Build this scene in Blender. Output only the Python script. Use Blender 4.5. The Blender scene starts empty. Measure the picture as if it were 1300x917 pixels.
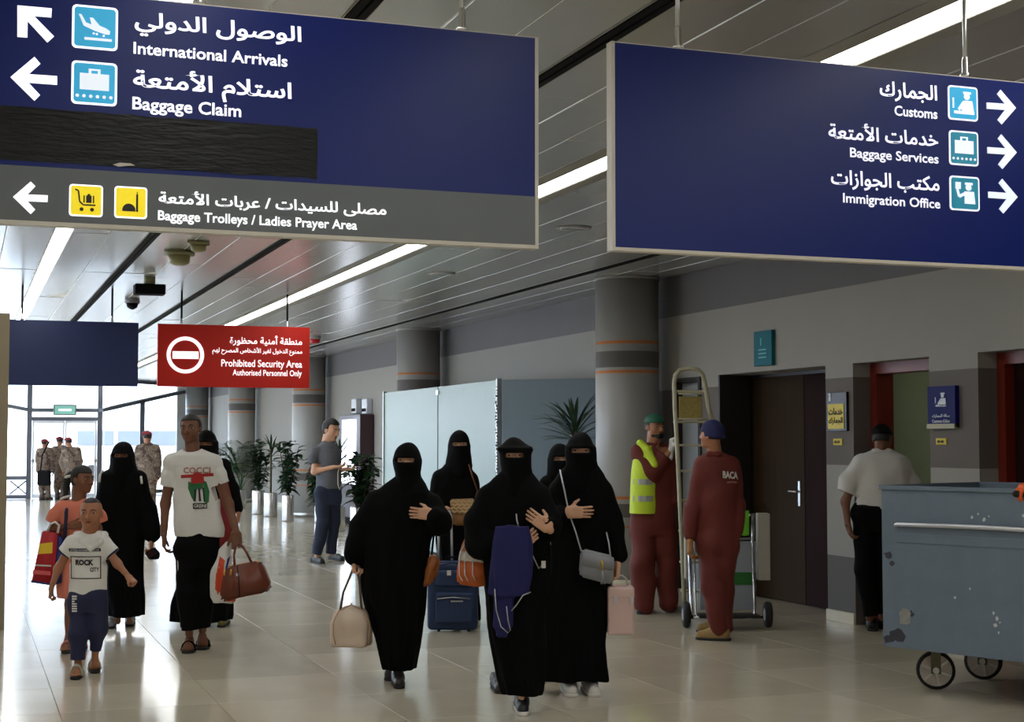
import bpy, bmesh, math, random
import numpy as np
from mathutils import Vector, Matrix
R = math.radians
random.seed(7)
COL = bpy.context.scene.collection
SC = bpy.context.scene
# ---------------------------------------------------------------- camera
FPX, W0, H0 = 1900.0, 1300.0, 917.0
YAW, PITCH, CAMZ = R(20.14), R(3.06), 1.55
cd = bpy.data.cameras.new('camera'); cd.sensor_width = 36; cd.lens = 36 * FPX / W0
cd.clip_end = 400
cam = bpy.data.objects.new('camera', cd); COL.objects.link(cam)
cam.location = (0, 0, CAMZ); cam.rotation_euler = (R(90) + PITCH, 0, -YAW)
SC.camera = cam
CM = cam.rotation_euler.to_matrix(); CP = Vector((0, 0, CAMZ))
FH = Vector((math.sin(YAW), math.cos(YAW), 0)); RH = Vector((math.cos(YAW), -math.sin(YAW), 0))
# ---------------------------------------------------------------- world, light, exposure
wd = bpy.data.worlds.new('sky'); SC.world = wd; wd.use_nodes = True
_n = wd.node_tree; _bg = _n.nodes['Background']
_sky = _n.nodes.new('ShaderNodeTexSky'); _sky.sky_type = 'NISHITA'; _sky.sun_disc = False
_sky.sun_elevation = R(50); _sky.sun_rotation = R(200); _sky.dust_density = 3.0
_mx = _n.nodes.new('ShaderNodeMix'); _mx.data_type = 'RGBA'; _mx.inputs[0].default_value = .55
_mx.inputs[7].default_value = (5.9, 7.0, 9.2, 1)
_n.links.new(_sky.outputs[0], _mx.inputs[6]); _n.links.new(_mx.outputs[2], _bg.inputs[0])
_bg.inputs[1].default_value = 0.55
SC.view_settings.view_transform = 'Standard'; SC.view_settings.look = 'None'
SC.view_settings.gamma = 1; SC.view_settings.use_curve_mapping = False
SC.view_settings.exposure = 1.15
SC.cycles.max_bounces = 7; SC.cycles.diffuse_bounces = 4; SC.cycles.glossy_bounces = 4
SC.cycles.transmission_bounces = 6; SC.cycles.transparent_max_bounces = 8
SC.cycles.sample_clamp_indirect = 4; SC.cycles.use_denoising = True
SC.cycles.caustics_reflective = False; SC.cycles.caustics_refractive = False
sun = bpy.data.lights.new('sun', 'SUN'); sun.energy = 3.0; sun.angle = R(1); sun.color = (1, .96, .88)
so = bpy.data.objects.new('sun', sun); COL.objects.link(so); so.rotation_euler = (R(38), R(-8), R(35))
LAMP_W = 0.9       # scale of all ceiling strip lamps

# ---------------------------------------------------------------- pixel -> place helpers
def ray(px, py): return CM @ Vector(((px - W0/2)/FPX, -(py - H0/2)/FPX, -1))
def onz(px, py, z=0.0): d = ray(px, py); return CP + d*((z-CAMZ)/d.z)
def ony(px, py, Y): d = ray(px, py); return CP + d*(Y/d.y)
def onx(px, py, X): d = ray(px, py); return CP + d*(X/d.x)
def atD(px, py, D): d = ray(px, py); return CP + d*(D/d.dot(FH))
# ---------------------------------------------------------------- materials
MATS = {}
def srgb(c):
    return tuple(((v/255)/12.92 if v/255 <= .04045 else ((v/255+.055)/1.055)**2.4) for v in c) + (1,)
def mat(name, rgb, rough=.6, metal=0., spec=.5, emit=0., noise=0., scale=8., bump=0., bscale=40., ecol=None, alpha=1., trans=0., coat=0., stretch=None, sheen=0.):
    if name in MATS: return MATS[name]
    m = bpy.data.materials.new(name); m.use_nodes = True; t = m.node_tree; b = t.nodes['Principled BSDF']
    c = srgb(rgb); b.inputs['Base Color'].default_value = c
    b.inputs['Roughness'].default_value = rough; b.inputs['Metallic'].default_value = metal
    b.inputs['Specular IOR Level'].default_value = spec
    b.inputs['Alpha'].default_value = alpha; b.inputs['Transmission Weight'].default_value = trans
    b.inputs['Coat Weight'].default_value = coat; b.inputs['Sheen Weight'].default_value = sheen
    if emit: b.inputs['Emission Color'].default_value = srgb(ecol or rgb); b.inputs['Emission Strength'].default_value = emit
    tc = t.nodes.new('ShaderNodeTexCoord'); mp = t.nodes.new('ShaderNodeMapping')
    t.links.new(tc.outputs['Object'], mp.inputs[0])
    if stretch: mp.inputs['Scale'].default_value = stretch
    n = t.nodes.new('ShaderNodeTexNoise'); n.inputs['Scale'].default_value = scale; n.inputs['Detail'].default_value = 5
    t.links.new(mp.outputs[0], n.inputs['Vector'])
    rp = t.nodes.new('ShaderNodeMix'); rp.data_type = 'RGBA'
    k = max(noise, .04)
    rp.inputs[6].default_value = tuple(v*(1-k) for v in c[:3]) + (1,); rp.inputs[7].default_value = tuple(min(1, v*(1+k)) for v in c[:3]) + (1,)
    t.links.new(n.outputs[0], rp.inputs[0]); t.links.new(rp.outputs[2], b.inputs['Base Color'])
    if bump:
        n2 = t.nodes.new('ShaderNodeTexNoise'); n2.inputs['Scale'].default_value = bscale; n2.inputs['Detail'].default_value = 4
        t.links.new(mp.outputs[0], n2.inputs['Vector'])
        bp = t.nodes.new('ShaderNodeBump'); bp.inputs['Strength'].default_value = bump; bp.inputs['Distance'].default_value = .01
        t.links.new(n2.outputs[0], bp.inputs['Height']); t.links.new(bp.outputs[0], b.inputs['Normal'])
    MATS[name] = m; return m
# ---------------------------------------------------------------- objects
def tag(o, label, cat, group=None, kind=None):
    if label: o['label'] = label
    if cat: o['category'] = cat
    if group: o['group'] = group
    if kind: o['kind'] = kind
    return o
def thing(name, label, cat, loc=(0,0,0), rz=0., group=None):
    o = bpy.data.objects.new(name, None); COL.objects.link(o); o.location = loc; o.rotation_euler = (0,0,rz)
    o.empty_display_size = .1
    return tag(o, label, cat, group)
def link(name, me, parent=None, label=None):
    o = bpy.data.objects.new(name, me); COL.objects.link(o)
    if parent is not None: o.parent = parent
    if label: o['label'] = label
    return o
def bm_obj(name, bm, m, parent=None, smooth=False, label=None):
    me = bpy.data.meshes.new(name)
    bmesh.ops.recalc_face_normals(bm, faces=bm.faces[:])
    bm.to_mesh(me); bm.free()
    for x in (m if isinstance(m, (list, tuple)) else [m]): me.materials.append(x)
    if smooth: me.polygons.foreach_set('use_smooth', [True]*len(me.polygons))
    return link(name, me, parent, label)
def bx(bm, x0, x1, y0, y1, z0, z1, bev=0., mi=0, M=None):
    g = bmesh.ops.create_cube(bm, size=1); vs = g['verts']
    for v in vs: v.co = Vector(((x0+x1)/2 + v.co.x*(x1-x0), (y0+y1)/2 + v.co.y*(y1-y0), (z0+z1)/2 + v.co.z*(z1-z0)))
    fs = list({f for v in vs for f in v.link_faces})
    if bev:
        es = list({e for v in vs for e in v.link_edges})
        r = bmesh.ops.bevel(bm, geom=es, offset=bev, segments=2, affect='EDGES', profile=.5)
        vs = list({v for f in r['faces'] for v in f.verts} | {v for v in vs if v.is_valid})
        fs = list({f for v in vs for f in v.link_faces})
    for f in fs: f.material_index = mi
    if M is not None:
        for v in vs: v.co = M @ v.co
    return vs
def box(name, x0, x1, y0, y1, z0, z1, m, parent=None, bev=0., label=None):
    bm = bmesh.new(); bx(bm, x0, x1, y0, y1, z0, z1, bev); return bm_obj(name, bm, m, parent, label=label)
def tube(bm, pts, r, seg=10, closed=False, caps=True):
    pts = [Vector(p) for p in pts]; n = len(pts); rr = r if isinstance(r, (list, tuple)) else [r]*n
    rings = []; up = None
    for i, p in enumerate(pts):
        if closed: t = pts[(i+1) % n] - pts[i-1]
        else: t = pts[min(i+1, n-1)] - pts[max(i-1, 0)]
        t.normalize()
        if up is None:
            up = Vector((0,0,1)) if abs(t.z) < .9 else Vector((1,0,0))
        s = t.cross(up).normalized(); up = s.cross(t).normalized()
        rings.append([bm.verts.new(p + (s*math.cos(a) + up*math.sin(a))*rr[i]) for a in [2*math.pi*k/seg for k in range(seg)]])
    for i in range(n if closed else n-1):
        a, b = rings[i], rings[(i+1) % n]
        for k in range(seg): bm.faces.new((a[k], a[(k+1) % seg], b[(k+1) % seg], b[k]))
    if caps and not closed:
        bm.faces.new(rings[0]); bm.faces.new(rings[-1][::-1])
def tub(name, pts, r, m, parent=None, seg=10, closed=False, label=None):
    bm = bmesh.new(); tube(bm, pts, r, seg, closed); return bm_obj(name, bm, m, parent, True, label)
def lathe(bm, prof, seg=24, c=(0,0,0), M=None, cap=True):
    rings = []
    for r, z in prof:
        vs = [Vector((r*math.cos(2*math.pi*k/seg), r*math.sin(2*math.pi*k/seg), z)) for k in range(seg)]
        rings.append([bm.verts.new((M @ v if M is not None else v) + Vector(c)) for v in vs])
    for a, b in zip(rings, rings[1:]):
        for k in range(seg): bm.faces.new((a[k], a[(k+1) % seg], b[(k+1) % seg], b[k]))
    if cap:
        bm.faces.new(rings[0][::-1]); bm.faces.new(rings[-1])
def arc(c, r, a0, a1, n, ax=0):
    out = []
    for i in range(n+1):
        a = R(a0 + (a1-a0)*i/n); u, v = r*math.cos(a), r*math.sin(a)
        out.append(Vector(c) + (Vector((u, 0, v)) if ax == 0 else Vector((0, u, v)) if ax == 1 else Vector((u, v, 0))))
    return out
def poly_prism(bm, pts, th, f, mi=0):
    """pts 2D list, f maps (u,v,depth)->Vector; front at depth 0, back at th"""
    a = [bm.verts.new(f(u, v, 0)) for u, v in pts]; b = [bm.verts.new(f(u, v, th)) for u, v in pts]
    fs = [bm.faces.new(a), bm.faces.new(b[::-1])]
    n = len(pts)
    for i in range(n): fs.append(bm.faces.new((a[i], b[i], b[(i+1) % n], a[(i+1) % n])))
    for q in fs: q.material_index = mi
# ---------------------------------------------------------------- lettering
_AR = {}
for _c, _b, _k in (('ا',0xFE8D,2),('أ',0xFE83,2),('ب',0xFE8F,4),('ة',0xFE93,2),('ت',0xFE95,4),('ج',0xFE9D,4),('ح',0xFEA1,4),('خ',0xFEA5,4),
                   ('د',0xFEA9,2),('ر',0xFEAD,2),('ز',0xFEAF,2),('س',0xFEB1,4),('ش',0xFEB5,4),('ص',0xFEB9,4),('ط',0xFEC1,4),('ظ',0xFEC5,4),('ع',0xFEC9,4),
                   ('غ',0xFECD,4),('ق',0xFED5,4),('ك',0xFED9,4),('ل',0xFEDD,4),('م',0xFEE1,4),('ن',0xFEE5,4),('ه',0xFEE9,4),('و',0xFEED,2),('ى',0xFEEF,2),('ي',0xFEF1,4)):
    _AR[_c] = (_b, _k)
def arabic(s):
    """join the letters (isolated, final, initial, medial forms) and lay them out right to left"""
    out = []; i = 0; prev = False
    while i < len(s):
        c = s[i]
        if c not in _AR: out.append(c); prev = False; i += 1; continue
        if c == 'ل' and i+1 < len(s) and s[i+1] in 'اأ':
            base = 0xFEFB if s[i+1] == 'ا' else 0xFEF7
            out.append(chr(base + (1 if prev else 0))); prev = False; i += 2; continue
        b, k = _AR[c]; nxt = i+1 < len(s) and s[i+1] in _AR
        if k == 4: f = (3 if nxt else 1) if prev else (2 if nxt else 0)
        else: f = 1 if prev else 0
        out.append(chr(b + f)); prev = (k == 4); i += 1
    return ''.join(out[::-1])
def text_mesh(s, bold=.0, res=3, ext=.0):
    c = bpy.data.curves.new('lettering', 'FONT'); c.body = s; c.size = 1; c.resolution_u = res; c.bevel_depth = bold; c.bevel_resolution = 0; c.extrude = ext
    o = bpy.data.objects.new('lettering', c); COL.objects.link(o)
    dg = bpy.context.evaluated_depsgraph_get(); dg.update()
    me = bpy.data.meshes.new_from_object(o.evaluated_get(dg))
    bpy.data.objects.remove(o); bpy.data.curves.remove(c)
    v = np.zeros(len(me.vertices)*3); me.vertices.foreach_get('co', v); v = v.reshape(-1, 3)
    lo, hi = v.min(0), v.max(0)
    return me, v, lo, hi
def letter(s, f, m, parent, bold=.022, name='lettering', th=.003):
    """f maps unit (u right, v up, depth) inside the writing's bounding box to a local point"""
    me, v, lo, hi = text_mesh(s, bold)
    u = (v[:, 0]-lo[0])/(hi[0]-lo[0]); w = (v[:, 1]-lo[1])/(hi[1]-lo[1]); d = (v[:, 2]-lo[2])/max(1e-6, hi[2]-lo[2])
    co = [f(a, b, c*th) for a, b, c in zip(u, w, d)]
    me.vertices.foreach_set('co', [x for p in co for x in p])
    me.materials.clear(); me.materials.append(m); me.name = name; me.update()
    return link(name, me, parent)
# ---------------------------------------------------------------- solid modelling by distance fields (surface nets)
def _len(v): return np.sqrt((v*v).sum(-1))
def unit(v): v = np.asarray(v, float); return v/np.linalg.norm(v)
class Sdf:
    def __init__(s): s.ops = []
    def _add(s, mode, lo, hi, fn, k): s.ops.append((mode, np.asarray(lo, float), np.asarray(hi, float), fn, k)); return s
    def seg(s, a, b, ra, rb=None, k=.02, mode='add', flat=None):
        rb = ra if rb is None else rb; a = np.asarray(a, float); b = np.asarray(b, float); rm = max(ra, rb)
        A = None
        if flat:      # (angle about z of the thin direction, ratio)
            c_, s_ = math.cos(flat[0]), math.sin(flat[0]); q = 1/flat[1]-1
            n = np.array([c_, s_, 0.]); A = np.eye(3) + q*np.outer(n, n)
        def fn(P):
            if A is not None: P2, a2, b2 = P@A.T, A@a, A@b
            else: P2, a2, b2 = P, a, b
            ba = b2-a2; L = max(1e-12, ba@ba); h = np.clip(((P2-a2)@ba)/L, 0, 1)
            return (_len(P2-a2-h[..., None]*ba) - (ra+(rb-ra)*h))*(flat[1]**.5 if flat else 1)
        return s._add(mode, np.minimum(a, b)-rm, np.maximum(a, b)+rm, fn, k)
    def chain(s, pts, rs, k=.02, mode='add', flat=None):
        for i in range(len(pts)-1): s.seg(pts[i], pts[i+1], rs[i], rs[i+1], k if i == 0 else min(k, .03), mode, flat)
        return s
    def ell(s, c, r, rot=None, k=.02, mode='add'):
        c = np.asarray(c, float); r = np.asarray(r, float); Q = np.eye(3) if rot is None else np.asarray(rot, float)
        def fn(P):
            q = (P-c)@Q; k0 = _len(q/r); k1 = _len(q/(r*r)); return k0*(k0-1)/np.maximum(k1, 1e-9)
        m = np.abs(Q)@r
        return s._add(mode, c-m, c+m, fn, k)
    def box(s, c, hf, rot=None, rd=.01, k=.01, mode='add'):
        c = np.asarray(c, float); hf = np.asarray(hf, float); Q = np.eye(3) if rot is None else np.asarray(rot, float)
        def fn(P):
            q = np.abs((P-c)@Q) - (hf-rd); return _len(np.maximum(q, 0)) + np.minimum(q.max(-1), 0) - rd
        m = np.abs(Q)@hf
        return s._add(mode, c-m, c+m, fn, k)
    def loft(s, rows, k=.03, folds=None, mode='add'):
        """rows of (z, xc, yc, rx, ry), a stack of ellipses; folds = (count, depth, twist, phase)"""
        a = np.array(sorted(rows), float); z = a[:, 0]
        def fn(P):
            Z = P[..., 2]; zc = np.clip(Z, z[0], z[-1])
            xc, yc, rx, ry = (np.interp(zc, z, a[:, i]) for i in (1, 2, 3, 4))
            dx, dy = P[..., 0]-xc, P[..., 1]-yc
            if folds:
                ph = np.arctan2(dy/ry, dx/rx); g = np.clip((z[-1]-zc)/(z[-1]-z[0]), 0, 1)
                w = 1 + folds[1]*g*(np.sin(folds[0]*ph + folds[2]*zc + folds[3]) + .5*np.sin((folds[0]*1.7)*ph - 1.3*folds[2]*zc + 2*folds[3]+np.sin(3*zc)))
                rx = rx*w; ry = ry*w
            k0 = np.sqrt((dx/rx)**2 + (dy/ry)**2); k1 = np.sqrt((dx/rx**2)**2 + (dy/ry**2)**2)
            d = k0*(k0-1)/np.maximum(k1, 1e-6); d = np.where(k0 < .2, -np.minimum(rx, ry)*.8, d)
            e = np.abs(Z-zc)
            return np.where(e > 0, np.sqrt(np.maximum(d, 0)**2+e*e), np.maximum(d, np.maximum(z[0]-Z, Z-z[-1])))
        mx = (a[:, 3].max())*1.25
        return s._add(mode, (a[:, 1].min()-mx, a[:, 2].min()-a[:, 4].max()*1.25, z[0]), (a[:, 1].max()+mx, a[:, 2].max()+a[:, 4].max()*1.25, z[-1]), fn, k)
    def cut(s, p, n):
        """keep the side the normal n points away from"""
        p = np.asarray(p, float); n = unit(n)
        return s._add('cut', p, p, lambda P: (P-p)@n, 0)
    def warp(s, fn): return s._add('warp', (0,)*3, (0,)*3, fn, 0)
    def build(s, h):
        ad = [o for o in s.ops if o[0] == 'add']
        lo = np.min([o[1] for o in ad], 0)-3*h-.01; hi = np.max([o[2] for o in ad], 0)+3*h+.01
        n = np.ceil((hi-lo)/h).astype(int)+1
        F = np.full(n, 1., np.float32)
        ax = [lo[i]+h*np.arange(n[i]) for i in range(3)]
        for mode, a, b, fn, k in s.ops:
            if mode in ('add', 'sub'):
                m = k+2*h
                i0 = np.clip(np.floor((a-m-lo)/h).astype(int), 0, n-1); i1 = np.clip(np.ceil((b+m-lo)/h).astype(int)+1, 1, n)
            else: i0, i1 = np.zeros(3, int), n
            if (i1 <= i0).any(): continue
            sl = tuple(slice(i0[j], i1[j]) for j in range(3))
            P = np.stack(np.meshgrid(*[ax[j][sl[j]] for j in range(3)], indexing='ij'), -1)
            if mode in ('cut', 'warp'):
                if mode == 'cut': F[sl] = np.maximum(F[sl], fn(P))
                else:
                    near = F < .12; F[near] += fn(P[near])
                continue
            d = fn(P); f = F[sl]
            if mode == 'add':
                hh = np.clip(.5+.5*(f-d)/max(k, 1e-6), 0, 1); F[sl] = f*(1-hh)+d*hh-k*hh*(1-hh)
            else:
                d = -d; hh = np.clip(.5-.5*(f-d)/max(k, 1e-6), 0, 1); F[sl] = f*(1-hh)+d*hh+k*hh*(1-hh)
        s.F, s.lo, s.h = F, lo, h
        return nets(F, lo, h)
    def front(s, x, z):
        """y of the surface nearest the -y side at (x, z) arrays"""
        if not hasattr(s, 'dep'):
            ins = s.F < 0; j = ins.argmax(1); has = ins.any(1); I, K = np.meshgrid(np.arange(s.F.shape[0]), np.arange(s.F.shape[2]), indexing='ij')
            j0 = np.maximum(j-1, 0); f0 = s.F[I, j0, K]; f1 = s.F[I, j, K]; t = f0/np.where(f0 == f1, 1, f0-f1)
            s.dep = np.where(has, s.lo[1]+s.h*(j0+np.clip(t, 0, 1)), np.nan)
        gx = np.clip((np.asarray(x)-s.lo[0])/s.h, 0, s.dep.shape[0]-1.001); gz = np.clip((np.asarray(z)-s.lo[2])/s.h, 0, s.dep.shape[1]-1.001)
        i, k = gx.astype(int), gz.astype(int); u, v = gx-i, gz-k; d = s.dep
        q = [d[i, k], d[i+1, k], d[i, k+1], d[i+1, k+1]]; w = [(1-u)*(1-v), u*(1-v), (1-u)*v, u*v]
        W = sum(np.where(np.isnan(a), 0, b) for a, b in zip(q, w)); V = sum(np.where(np.isnan(a), 0, a*b) for a, b in zip(q, w))
        return V/np.maximum(W, 1e-6)
def nets(F, lo, h):
    ins = F < 0; n = F.shape
    c = [(i, j, k) for i in (0, 1) for j in (0, 1) for k in (0, 1)]
    cnt = np.zeros((n[0]-1, n[1]-1, n[2]-1), np.int8)
    for i, j, k in c: cnt += ins[i:n[0]-1+i, j:n[1]-1+j, k:n[2]-1+k]
    act = (cnt > 0) & (cnt < 8); I = np.argwhere(act); idx = np.full(act.shape, -1, np.int64); idx[act] = np.arange(len(I))
    f = np.stack([F[I[:, 0]+i, I[:, 1]+j, I[:, 2]+k] for i, j, k in c], 1).astype(float)
    S = np.zeros((len(I), 3)); N = np.zeros(len(I)); C = np.array(c, float)
    for a in range(8):
        for b in range(a+1, 8):
            if abs(C[a]-C[b]).sum() != 1: continue
            m = (f[:, a] < 0) != (f[:, b] < 0); t = f[m, a]/(f[m, a]-f[m, b])
            S[m] += C[a]+t[:, None]*(C[b]-C[a]); N[m] += 1
    V = lo + h*(I + S/N[:, None]); Q = []
    for ax in range(3):
        o = [(0, 0, 0)]*2; sl0 = [slice(None)]*3; sl1 = [slice(None)]*3
        sl0[ax] = slice(0, n[ax]-1); sl1[ax] = slice(1, n[ax])
        e = ins[tuple(sl0)] != ins[tuple(sl1)]; E_ = np.argwhere(e)
        b1, b2 = [(1, 2), (2, 0), (0, 1)][ax]
        ok = (E_[:, b1] > 0) & (E_[:, b2] > 0) & (E_[:, b1] < n[b1]-1) & (E_[:, b2] < n[b2]-1); E_ = E_[ok]
        def g(d1, d2):
            q = E_.copy(); q[:, b1] -= d1; q[:, b2] -= d2; return idx[q[:, 0], q[:, 1], q[:, 2]]
        q = np.stack([g(1, 1), g(0, 1), g(0, 0), g(1, 0)], 1)
        fl = ~ins[E_[:, 0], E_[:, 1], E_[:, 2]]; q[fl] = q[fl][:, ::-1]; Q.append(q)
    return V, np.concatenate(Q)
def np_mesh(name, parts, m, smooth=True):
    V = []; Q = []; n = 0; mi = []
    for j, (v, q) in enumerate(parts): V.append(v); Q.append(q+n); n += len(v)
    V = np.concatenate(V); Q = np.concatenate(Q)
    me = bpy.data.meshes.new(name); me.vertices.add(len(V)); me.vertices.foreach_set('co', V.ravel())
    me.loops.add(Q.size); me.loops.foreach_set('vertex_index', Q.ravel().astype(np.int32))
    me.polygons.add(len(Q)); me.polygons.foreach_set('loop_start', np.arange(0, Q.size, 4, dtype=np.int32))
    me.polygons.foreach_set('use_smooth', [smooth]*len(Q))
    me.materials.append(m); me.update(calc_edges=True); return me
def solid(name, sd, h, m, parent=None, label=None):
    return link(name, np_mesh(name, [sd.build(h)], m), parent, label)
# ================================================================ SETTING
CEIL = 3.30; WX = 7.10
def st(o): o['kind'] = 'structure'; return o
# ---- floor: stone tiles, near ones one by one
def floor_mat(nm):
    m = mat(nm, (204, 194, 174), rough=.16, spec=.6, noise=.22, scale=1.1)
    t = m.node_tree; b = t.nodes['Principled BSDF']
    oi = t.nodes.new('ShaderNodeObjectInfo'); hsv = t.nodes.new('ShaderNodeHueSaturation')
    mr = t.nodes.new('ShaderNodeMapRange'); mr.inputs[3].default_value = .90; mr.inputs[4].default_value = 1.06
    t.links.new(oi.outputs['Random'], mr.inputs[0]); t.links.new(mr.outputs[0], hsv.inputs['Value'])
    l = b.inputs['Base Color'].links[0]; t.links.new(l.from_socket, hsv.inputs['Color']); t.links.new(hsv.outputs[0], b.inputs['Base Color'])
    n = t.nodes.new('ShaderNodeTexNoise'); n.inputs['Scale'].default_value = 2.5; g = t.nodes.new('ShaderNodeNewGeometry'); t.links.new(g.outputs['Position'], n.inputs['Vector']); r = t.nodes.new('ShaderNodeMapRange')
    r.inputs[3].default_value = .10; r.inputs[4].default_value = .17; t.links.new(n.outputs[0], r.inputs[0]); t.links.new(r.outputs[0], b.inputs['Roughness'])
    return m
M_tile = floor_mat('floor_stone')
M_grout = mat('grout', (176, 167, 150), .5)
fl = st(box('floor', -4.3, 9.5, -4, 60, -.12, -.011, M_grout))
TS = .9
bm = bmesh.new(); bx(bm, 0, TS-.003, 0, TS-.003, -.012, 0, .001); tile0 = bm_obj('floor_tile', bm, M_tile, fl)
tile_me = tile0.data; first = True
rest = bmesh.new()
for i in range(-5, 16):
    for j in range(-5, 62):
        x, y = i*TS-.35, j*TS
        if x > 9: continue
        if -1.5 < x < 7.3 and 4.6 < y < 24:
            o = tile0 if first else bpy.data.objects.new('floor_tile', tile_me)
            if not first: COL.objects.link(o); o.parent = fl
            first = False; o.location = (x, y, 0)
        elif y < 54: bx(rest, x, x+TS-.004, y, y+TS-.004, -.012, 0)
r_ = bm_obj('tile_field', rest, M_tile, fl); r_['kind'] = 'stuff'
# ---- ceiling
M_pan = mat('ceiling_panel', (196, 197, 196), rough=.26, metal=.55, spec=.5, noise=.05, scale=3, bump=.05, bscale=3)
M_joint = mat('ceiling_joint_glint', (245, 244, 238), .5)  # near-white colour paints in the light caught by bevelled panel edges
M_black = mat('black_track', (8, 8, 9), .8, spec=.15)
M_flange = mat('light_flange', (150, 149, 143), .55)
ce = st(box('ceiling', -4.3, 9.5, -4, 47.6, CEIL+.035, CEIL+.2, M_joint))
feat = [(.76, 'light', .075), (1.49, 'track', .05), (2.60, 'track', .05), (3.78, 'light', .20), (6.06, 'track', .05)]
edges = [(-4.2, .685), (.835, 1.44), (1.54, 2.55), (2.65, 3.58), (3.98, 6.01), (6.11, WX)]
pan_cache = {}; count = 0; rest = bmesh.new()
for a, b in edges: box('joint_glint_backing', a, b, -4, 47.5, CEIL+.004, CEIL+.0345, M_joint, ce)  # bright strips in the gaps imitate lit panel edges
rp = random.Random(3)
for a, b in edges:
    n = max(1, round((b-a)/.37)); w = (b-a)/n
    for k in range(n):
        x0 = a+k*w; off = rp.choice((0, 1.0, 2.0)); y = -4-off
        while y < 47:
            y1 = min(y+3, 47.4)
            if x0 > -.1 and 3.0 < y+3 and y < 36 and count < 295:
                key = (round(w, 4), round(y1-y, 3))
                if key not in pan_cache:
                    bm = bmesh.new(); bx(bm, 0.004, w-.004, .002, y1-y-.002, 0, .02, .003)
                    o = bm_obj('ceiling_panel', bm, M_pan, ce); pan_cache[key] = o.data
                else:
                    o = bpy.data.objects.new('ceiling_panel', pan_cache[key]); COL.objects.link(o); o.parent = ce
                o.location = (x0, y, CEIL); o.rotation_euler = (rp.uniform(-.0012, .0012), rp.uniform(-.006, .006), 0); count += 1
            else: bx(rest, x0+.004, x0+w-.004, max(-4, y)+.002, y1-.002, CEIL, CEIL+.02)
            y += 3
r_ = bm_obj('panel_field', rest, M_pan, ce); r_['kind'] = 'stuff'
M_lamp = mat('lamp_tube_cover', (255, 250, 240), .4, emit=7.0*LAMP_W, ecol=(250, 250, 246))
def strip_light(x, wl, wf, y0, y1, L, label):
    t = thing('ceiling_light', label, 'ceiling light', (x, y0, CEIL))
    bm = bmesh.new(); [poly_prism(bm, [(s_*wf, -.004), (s_*(wl+.018), -.004), (s_*wl, .018), (s_*wl, .034), (s_*wf, .034)], y1-y0, lambda u, v, d: Vector((u, d, v))) for s_ in (-1, 1)]; bx(bm, -wl, wl, 0, y1-y0, .024, .034)
    bm_obj('housing', bm, M_flange, t)
    me = None; y = 0
    while y < y1-y0-.1:
        if me is None:
            bm = bmesh.new(); bx(bm, -wl+.002, wl-.002, .010, L-.010, -.002, .020); o = bm_obj('diffuser', bm, M_lamp, t); me = o.data
        else: o = bpy.data.objects.new('diffuser', me); COL.objects.link(o); o.parent = t
        o.location = (0, y, 0); y += L
strip_light(.76, .055, .075, -3, 46.2, 1.2, 'narrow recessed strip of ceiling light above the plain blue sign at far left')
strip_light(3.78, .078, .20, -3, 46.2, 1.2, 'long wide-flanged strip of ceiling light running behind both large blue signs')
strip_light(-2.6, .085, .20, -3, 46.2, 1.2, 'strip of ceiling light left of the walkway, outside the picture')
for x, nm in ((1.49, 'black twin ceiling track rising above the blank blue sign'), (2.60, 'black twin ceiling track rising above the red sign'), (6.06, 'black twin ceiling track nearest the right-hand wall')):
    t = thing('ceiling_track', nm, 'ceiling track', (x, -3, CEIL))
    for s in (-1, 1): box('rail', s*.024-.017, s*.024+.017, 0, 50, -.012, .03, M_black, t)
    box('centre_strip', -.006, .006, 0, 50, .004, .03, M_flange, t)
    for s in (-1, 1): box('edge_strip', s*.047-.003, s*.047+.003, 0, 50, -.004, .03, M_flange, t)
for k, x in enumerate((-1.2, 2.2, 5.0)):
    strip_light(x, .085, .20, -3.9, 2.4, 1.2, ('strip of ceiling light behind the camera, left one of three', 'strip of ceiling light behind the camera, middle one of three', 'strip of ceiling light behind the camera, right one of three')[k])
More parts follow.
